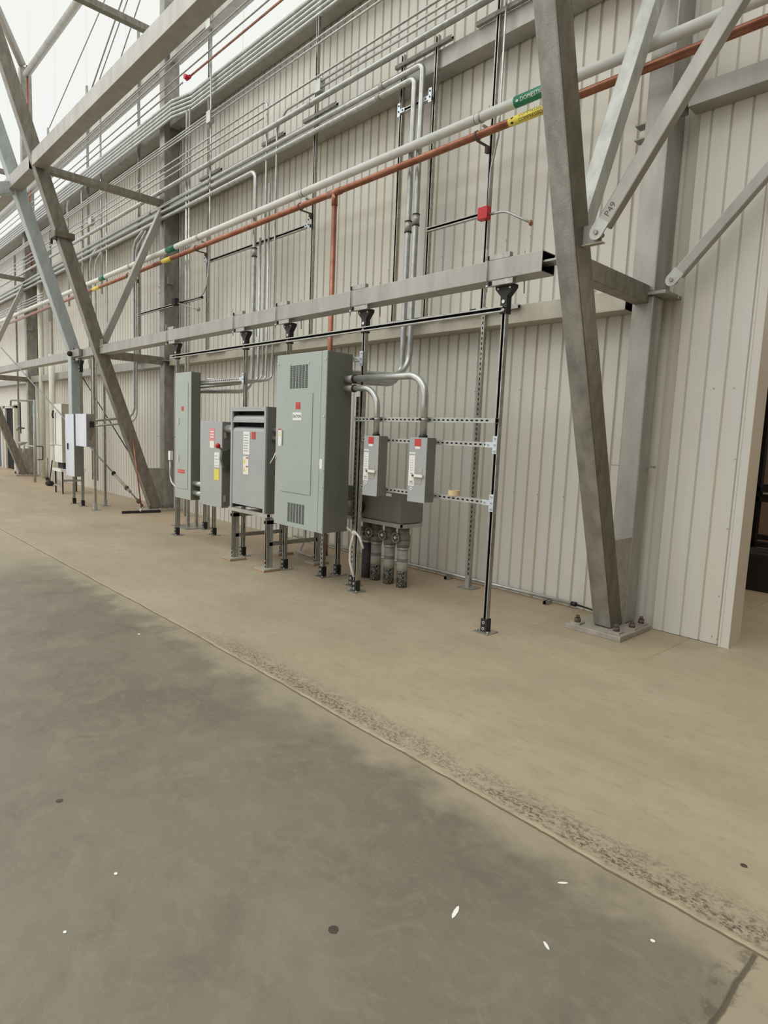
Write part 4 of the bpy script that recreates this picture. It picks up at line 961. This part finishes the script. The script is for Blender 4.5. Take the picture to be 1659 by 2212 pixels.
# little box left of the panelboard
t = thing('outlet_box', 'small white box beside the left panelboard, its conduit curling into the panelboard', 'junction box', (-8.86, 4.06, .75))
mb = MB(); mb.box(-8.825, -8.765, 4.02, 4.068, 1.10, 1.23, 'label'); mb.build('box', t, .004)
mb = MB(); mb.pipe([(-8.80, 4.04, 1.10), (-8.80, 4.04, .80), (-8.42, 4.0, .68)], .013, C, .15, 8); mb.build('conduit', t)

# floor level tubing against the wall
t = thing('floor_conduit', 'shiny conduit lying along the foot of the wall, ending in a black cable', 'conduit', (-4.6, 5.38, 0))
mb = MB(); mb.cyl((-7.6, 5.40, .045), (-2.98, 5.40, .045), .017, C, 10); mb.build('tube', t)
mb = MB(); mb.cyl((-3.0, 5.40, .045), (-2.95, 5.40, .045), .022, 'black', 10); mb.pipe([(-2.96, 5.40, .045), (-2.8, 5.38, .04), (-2.62, 5.34, .03), (-2.56, 5.25, .02)], .009, 'black', .08, 8); mb.build('cable', t)
for x in (-3.22, -4.50):
    mb = MB(); mb.strut((x, 5.28, .021), (x, 5.38, .021), (0, 0, 1), 'strut'); mb.build('bracket', t)
t = thing('floor_pipe', 'bent grey pipe lying on the floor behind the transformer stand', 'pipe', (-6.7, 4.9, 0))
mb = MB(); mb.pipe([(-6.9, 5.1, .8), (-6.9, 5.1, .12), (-6.55, 4.75, .03), (-6.2, 4.72, .03)], .018, 'conduit_dull', .12, 8); mb.build('tube', t)

# ------------------------------------------------------------------ far-left equipment
def pale_box(name, x0, x1, y0, y1, z0, z1, label, mat='stainless', side='cab_mid'):
    t = thing(name, label, 'electrical cabinet', ((x0+x1)/2, (y0+y1)/2, z0))
    mb = MB(); mb.box(x0, x1, y0+.01, y1, z0, z1, side); mb.build('enclosure', t, .003)
    mb = MB(); mb.box(x0, x1, y0, y0+.01, z0, z1, mat); mb.build('door', t, .003)
    return t
t = pale_box('control_box', -12.96, -12.47, 3.86, 4.03, .585, 1.745, 'tall pale steel box at the left, partly behind the squarer box')
mb = MB(); mb.box(-12.82, -12.79, 3.845, 3.86, 1.08, 1.20, 'dust'); mb.build('latch', t)
t = pale_box('control_box', -12.30, -11.74, 3.84, 3.99, 1.17, 1.75, 'squarer pale steel box at the left, overlapping the taller one', side='galv_dark')
mb = MB(); mb.box(-11.738, -11.71, 3.90, 3.97, 1.52, 1.62, 'dust'); mb.pipe([(-11.72, 3.92, 1.52), (-11.71, 3.93, 1.4), (-11.71, 3.9, 1.3)], .008, 'rust', .05, 6); mb.build('side_connector', t)
t = pale_box('control_cabinet', -15.55, -15.02, 4.40, 4.86, .70, 1.995, 'white two-part cabinet on a small frame, left of the pale steel boxes', 'white', 'galv_tan')
mb = MB(); mb.box(-15.55, -15.02, 4.395, 4.40, 1.08, 1.09, 'cab_mid'); mb.box(-15.46, -15.44, 4.39, 4.40, 1.1, 1.8, 'cab_mid'); mb.build('door_seam', t)
mb = MB(); mb.pipe([(-15.45, 4.36, 1.85), (-15.45, 4.34, 1.75), (-15.43, 4.35, 1.68)], .02, 'dust', .04, 8); mb.build('handle', t)
t = thing('cabinet_stand', 'small white-topped frame under the white two-part cabinet', 'stand', (-15.3, 4.6, 0))
mb = MB(); mb.box(-15.6, -15.0, 4.36, 4.90, .50, .56, 'white'); mb.box(-15.5, -15.1, 4.45, 4.80, .56, .695, 'dust'); mb.build('top', t)
for x in (-15.56, -15.06):
    for y in (4.41, 4.85):
        mb = MB(); mb.strut((x, y, 0), (x, y, .50), (1, 0, 0), 'galv_pale'); mb.build('leg', t)
mb = MB(); mb.strut((-15.56, 4.41, .18), (-15.06, 4.41, .18), (0, 0, 1)); mb.strut((-15.06, 4.41, .30), (-15.06, 4.85, .30), (0, 0, 1)); mb.build('brace', t)
t = thing('mop', 'old mop with a dark head resting on the floor against the white two-part cabinet', 'mop', (-15.75, 4.2, 0))
mb = MB(); mb.ball((-17.25, 4.75, .06), .10, 'dust', (1.3, 1, .7)); mb.build('head', t)
mb = MB(); mb.cyl((-17.22, 4.74, .08), (-15.6, 4.36, .72), .013, 'dust', 8); mb.build('handle', t)
t = thing('squeegee', 'floor squeegee leaning on the foot of the middle leg, wide dark blade on the floor', 'squeegee', (-11.3, 4.62, 0))
mb = MB(); mb.obox((-11.33, 4.30, .025), (-11.24, 4.97, .025), .05, .04, 'dust'); mb.build('blade', t)
mb = MB(); mb.obox((-11.28, 4.60, .03), (-11.30, 4.66, .11), .05, .02, 'galv_tan'); mb.build('socket', t)
mb = MB(); mb.cyl((-11.29, 4.64, .06), (-11.47, 4.56, 1.33), .013, 'copper', 8); mb.build('handle', t)

# emergency shower and eyewash
t = thing('emergency_shower', 'emergency shower and eyewash on an upright pipe in front of the farthest column', 'shower', (-18.3, 4.70, 0))
mb = MB(); mb.pipe([(-18.35, 4.70, 0), (-18.25, 4.70, 2.15)], .03, 'galv_pale', .1, 10); mb.pipe([(-18.25, 4.7, 2.12), (-20.5, 4.68, 2.17), (-20.55, 4.68, 2.02)], .022, 'galv_dark', .08, 10); mb.build('pipework', t)
mb = MB(); mb.cyl((-20.6, 4.68, 1.97), (-20.6, 4.68, 2.03), .16, 'white', 16, r1=.04); mb.build('shower_head', t)
mb = MB(); mb.cyl((-19.5, 4.68, .93), (-19.5, 4.68, 1.02), .07, 'galv_pale', 16, r1=.16); mb.cyl((-19.5, 4.68, .94), (-18.35, 4.70, .94), .02, 'galv_pale', 8); mb.cyl((-19.3, 4.68, .72), (-19.3, 4.68, .94), .035, 'galv_pale', 8); mb.build('eyewash_bowl', t)
mb = MB(); mb.pipe([(-19.3, 5.0, .914), (-18.7, 5.0, .93), (-18.72, 5.0, .58), (-19.2, 5.0, .55)], .014, 'dust', .03, 8); mb.build('drain_loop', t)
mb = MB(); mb.box(-19.6, -19.56, 4.68, 4.7, 1.25, 2.1, 'dust'); mb.cyl((-19.8, 4.68, 1.4), (-19.2, 4.68, 1.4), .02, 'dust', 8); mb.cyl((-19.9, 4.68, 1.35), (-19.7, 4.68, 1.45), .04, 'galv_pale', 10); mb.build('pull_lever', t)
t = thing('downpipe', 'fat cream drain pipe with a bent foot, right of the farthest column', 'pipe', (-17.9, 5.1, 0))
mb = MB(); mb.pipe([(-18.2, 5.12, 3.35), (-18.2, 5.12, .95), (-17.85, 5.0, .0)], .075, 'cream', .5, 16); mb.build('tube', t)
mb = MB(); mb.cyl((-18.2, 5.12, .98), (-18.2, 5.12, 1.04), .085, 'cream', 16); mb.build('collar', t)
mb = MB(); mb.cyl((-19.6, 5.25, 0), (-19.6, 5.25, 5.6), .07, 'cream', 12); solo(mb, 'downpipe', 'slimmer cream pipe close beside the farthest column', 'pipe')
mb = MB(); mb.box(-20.28, -19.96, 5.16, 5.17, 1.72, 2.08, 'greensign'); mb.box(-20.16, -20.08, 5.155, 5.16, 1.78, 1.86, 'label')
solo(mb, 'shower_sign', 'small green safety sign beside the farthest column', 'sign')
t = thing('pipe_stand', 'short grey upright pipe stub right of the emergency shower', 'pipe', (-19.2, 5.1, 0)); mb = MB(); mb.cyl((-18.9, 5.15, 0), (-18.9, 5.15, .62), .035, 'galv', 10); mb.build('tube', t); mb = MB(); mb.cyl((-18.9, 5.15, 0), (-18.9, 5.15, .08), .045, 'dust', 10); mb.build('foot', t)
# far door and dark openings
mb = MB(); mb.box(-25.9, -24.85, 5.38, 5.42, 0, 1.55, 'blue'); mb.box(-25.9, -24.85, 5.39, 5.43, 1.55, 1.98, 'void'); structure(mb, 'door_1')
mb = MB(); mb.box(-24.25, -23.2, 5.40, 5.44, 0, 2.0, 'void'); structure(mb, 'door_2')
mb = MB(); mb.box(-24.4, -24.25, 5.34, 5.44, 0, 2.08, 'wall'); mb.box(-23.2, -23.05, 5.34, 5.44, 0, 2.08, 'wall'); mb.box(-24.4, -23.05, 5.34, 5.44, 2.0, 2.12, 'wall'); mb.box(-24.85, -24.7, 5.34, 5.44, 0, 2.08, 'wall'); structure(mb, 'trim_2')

# ------------------------------------------------------------------ beyond the doorway
t = thing('shelf_rack', 'black steel rack with shelves standing in the dark room beyond the doorway', 'rack', (-1.0, 9, 0))
for x in (-2.47, -1.2):
    for y in (8.6, 9.4):
        mb = MB(); mb.box(x-.10-(.38 if y > 9 else 0), x+.10-(.38 if y > 9 else 0), y-.05, y+.05, 0, 2.55, 'void'); mb.build('upright', t)
for z in (.45, 1.0, 1.12, 2.5):
    mb = MB(); mb.box(-2.7, .3, 8.55, 8.65, z-.03, z+.03, 'dust'); mb.box(-2.7, .3, 9.3, 9.4, z-.03, z+.03, 'dust'); mb.build('shelf_beam', t)
mb = MB(); mb.box(-2.6, .1, 7.9, 8.48, 0, .42, 'dust')
solo(mb, 'dark_crate', 'low dark crate under the rack beyond the doorway', 'crate')
for k, (x, y, z, dx, dz) in enumerate(((-2.3, 8.42, 1.08, .9, .05), (-2.1, 8.1, .5, .6, .14), (-1.95, 8.0, .46, .5, .08))):
    mb = MB(); mb.obox((x, y, z), (x+dx, y+.1, z+dz), .05, .015, 'conduit'); solo(mb, 'metal_strip', ['long bright metal strip laid across the rack beyond the doorway', 'bright metal strip sloping out of the dark crate, upper one', 'bright metal strip sloping out of the dark crate, lower one'][k], 'metal strip')

# ------------------------------------------------------------------ litter on the slab
spots = [(-1.18, 1.529, .05, .012, 1.9, 'label', 'pale sliver of card lying on the grey slab'), (-.904, 1.639, .028, .008, 2.6, 'label', 'tiny white wood chip left of the round white dot'),
         (-.691, 1.916, .012, .010, 0, 'label', 'round white dot on the grey slab near the joint'), (-2.072, .756, .012, .009, 0, 'label', 'white fleck on the grey slab, upper of the two at the left'),
         (-1.912, .543, .010, .008, 0, 'label', 'white fleck on the grey slab, lower of the two at the left'), (-4.57, 1.855, .018, .016, 0, 'label', 'pale fleck on the slab near the joint, far from the camera'), (-1.02, 1.93, .03, .008, .8, 'label', 'thin white chip beside the speckled joint')]
for x, y, a, b_, rot, mt, lab in spots:
    mb = MB(); pts = []
    for k in range(9):
        th = 2*PI*k/9; px_, py_ = .62*a*math.cos(th)*(1+.15*math.sin(3*k)), .62*b_*math.sin(th)
        pts.append((x+px_*math.cos(rot)-py_*math.sin(rot), y+px_*math.sin(rot)+py_*math.cos(rot), .0005))
    mb.prism(pts, (0, 0, .0015), mt); solo(mb, 'paper_chip', lab, 'chip')
for x, y, r, lab in ((-1.385, 1.176, .022, 'dark round oil spot on the grey slab, nearest the camera'), (-2.656, .743, .018, 'dark round oil spot on the grey slab at the left'), (-.62, 2.549, .016, 'dark spot on the tan slab at the right edge')):
    mb = MB(); mb.prism([(x+.75*r*math.cos(2*PI*k/16)*(1+.14*math.sin(3*k+1)), y+.75*r*math.sin(2*PI*k/16), .0004) for k in range(16)], (0, 0, .0008), 'oil'); solo(mb, 'oil_spot', lab, 'stain')

# ------------------------------------------------------------------ light, camera
w = bpy.data.worlds.new('hall_light'); SC.world = w; w.use_nodes = True
bg = w.node_tree.nodes['Background']; bg.inputs[0].default_value = (1.0, .995, .985, 1); bg.inputs[1].default_value = 1.12

fill_light = bpy.data.lights.new('room_fill_light', 'AREA'); fill_light.energy = 90; fill_light.size = 1.2; fill_light.color = (1, .9, .78)  # unseen area light added to brighten the room beyond the doorway
lo = bpy.data.objects.new('room_fill_light', fill_light); COL.objects.link(lo); lo.location = (.5, 8.0, 3.4)
cam = bpy.data.cameras.new('camera'); co = bpy.data.objects.new('camera', cam); COL.objects.link(co); SC.camera = co
yaw, pitch, roll = .809367, -.117613, .0421705
f = Vector((-math.sin(yaw)*math.cos(pitch), math.cos(yaw)*math.cos(pitch), math.sin(pitch)))
r = Vector((math.cos(yaw), math.sin(yaw), 0)); u = r.cross(f)
r2 = r*math.cos(roll)+u*math.sin(roll); u2 = -r*math.sin(roll)+u*math.cos(roll)
mw = Matrix.Identity(4)
for i in range(3): mw[i][0], mw[i][1], mw[i][2], mw[i][3] = r2[i], u2[i], -f[i], CAM[i]
co.matrix_world = mw
cam.sensor_fit = 'HORIZONTAL'; cam.sensor_width = 36; cam.lens = 1354.646/1659*36; cam.clip_start = .05; cam.clip_end = 200
SC.view_settings.view_transform = 'Standard'; SC.view_settings.look = 'None'; SC.view_settings.exposure = 0; SC.view_settings.gamma = 1
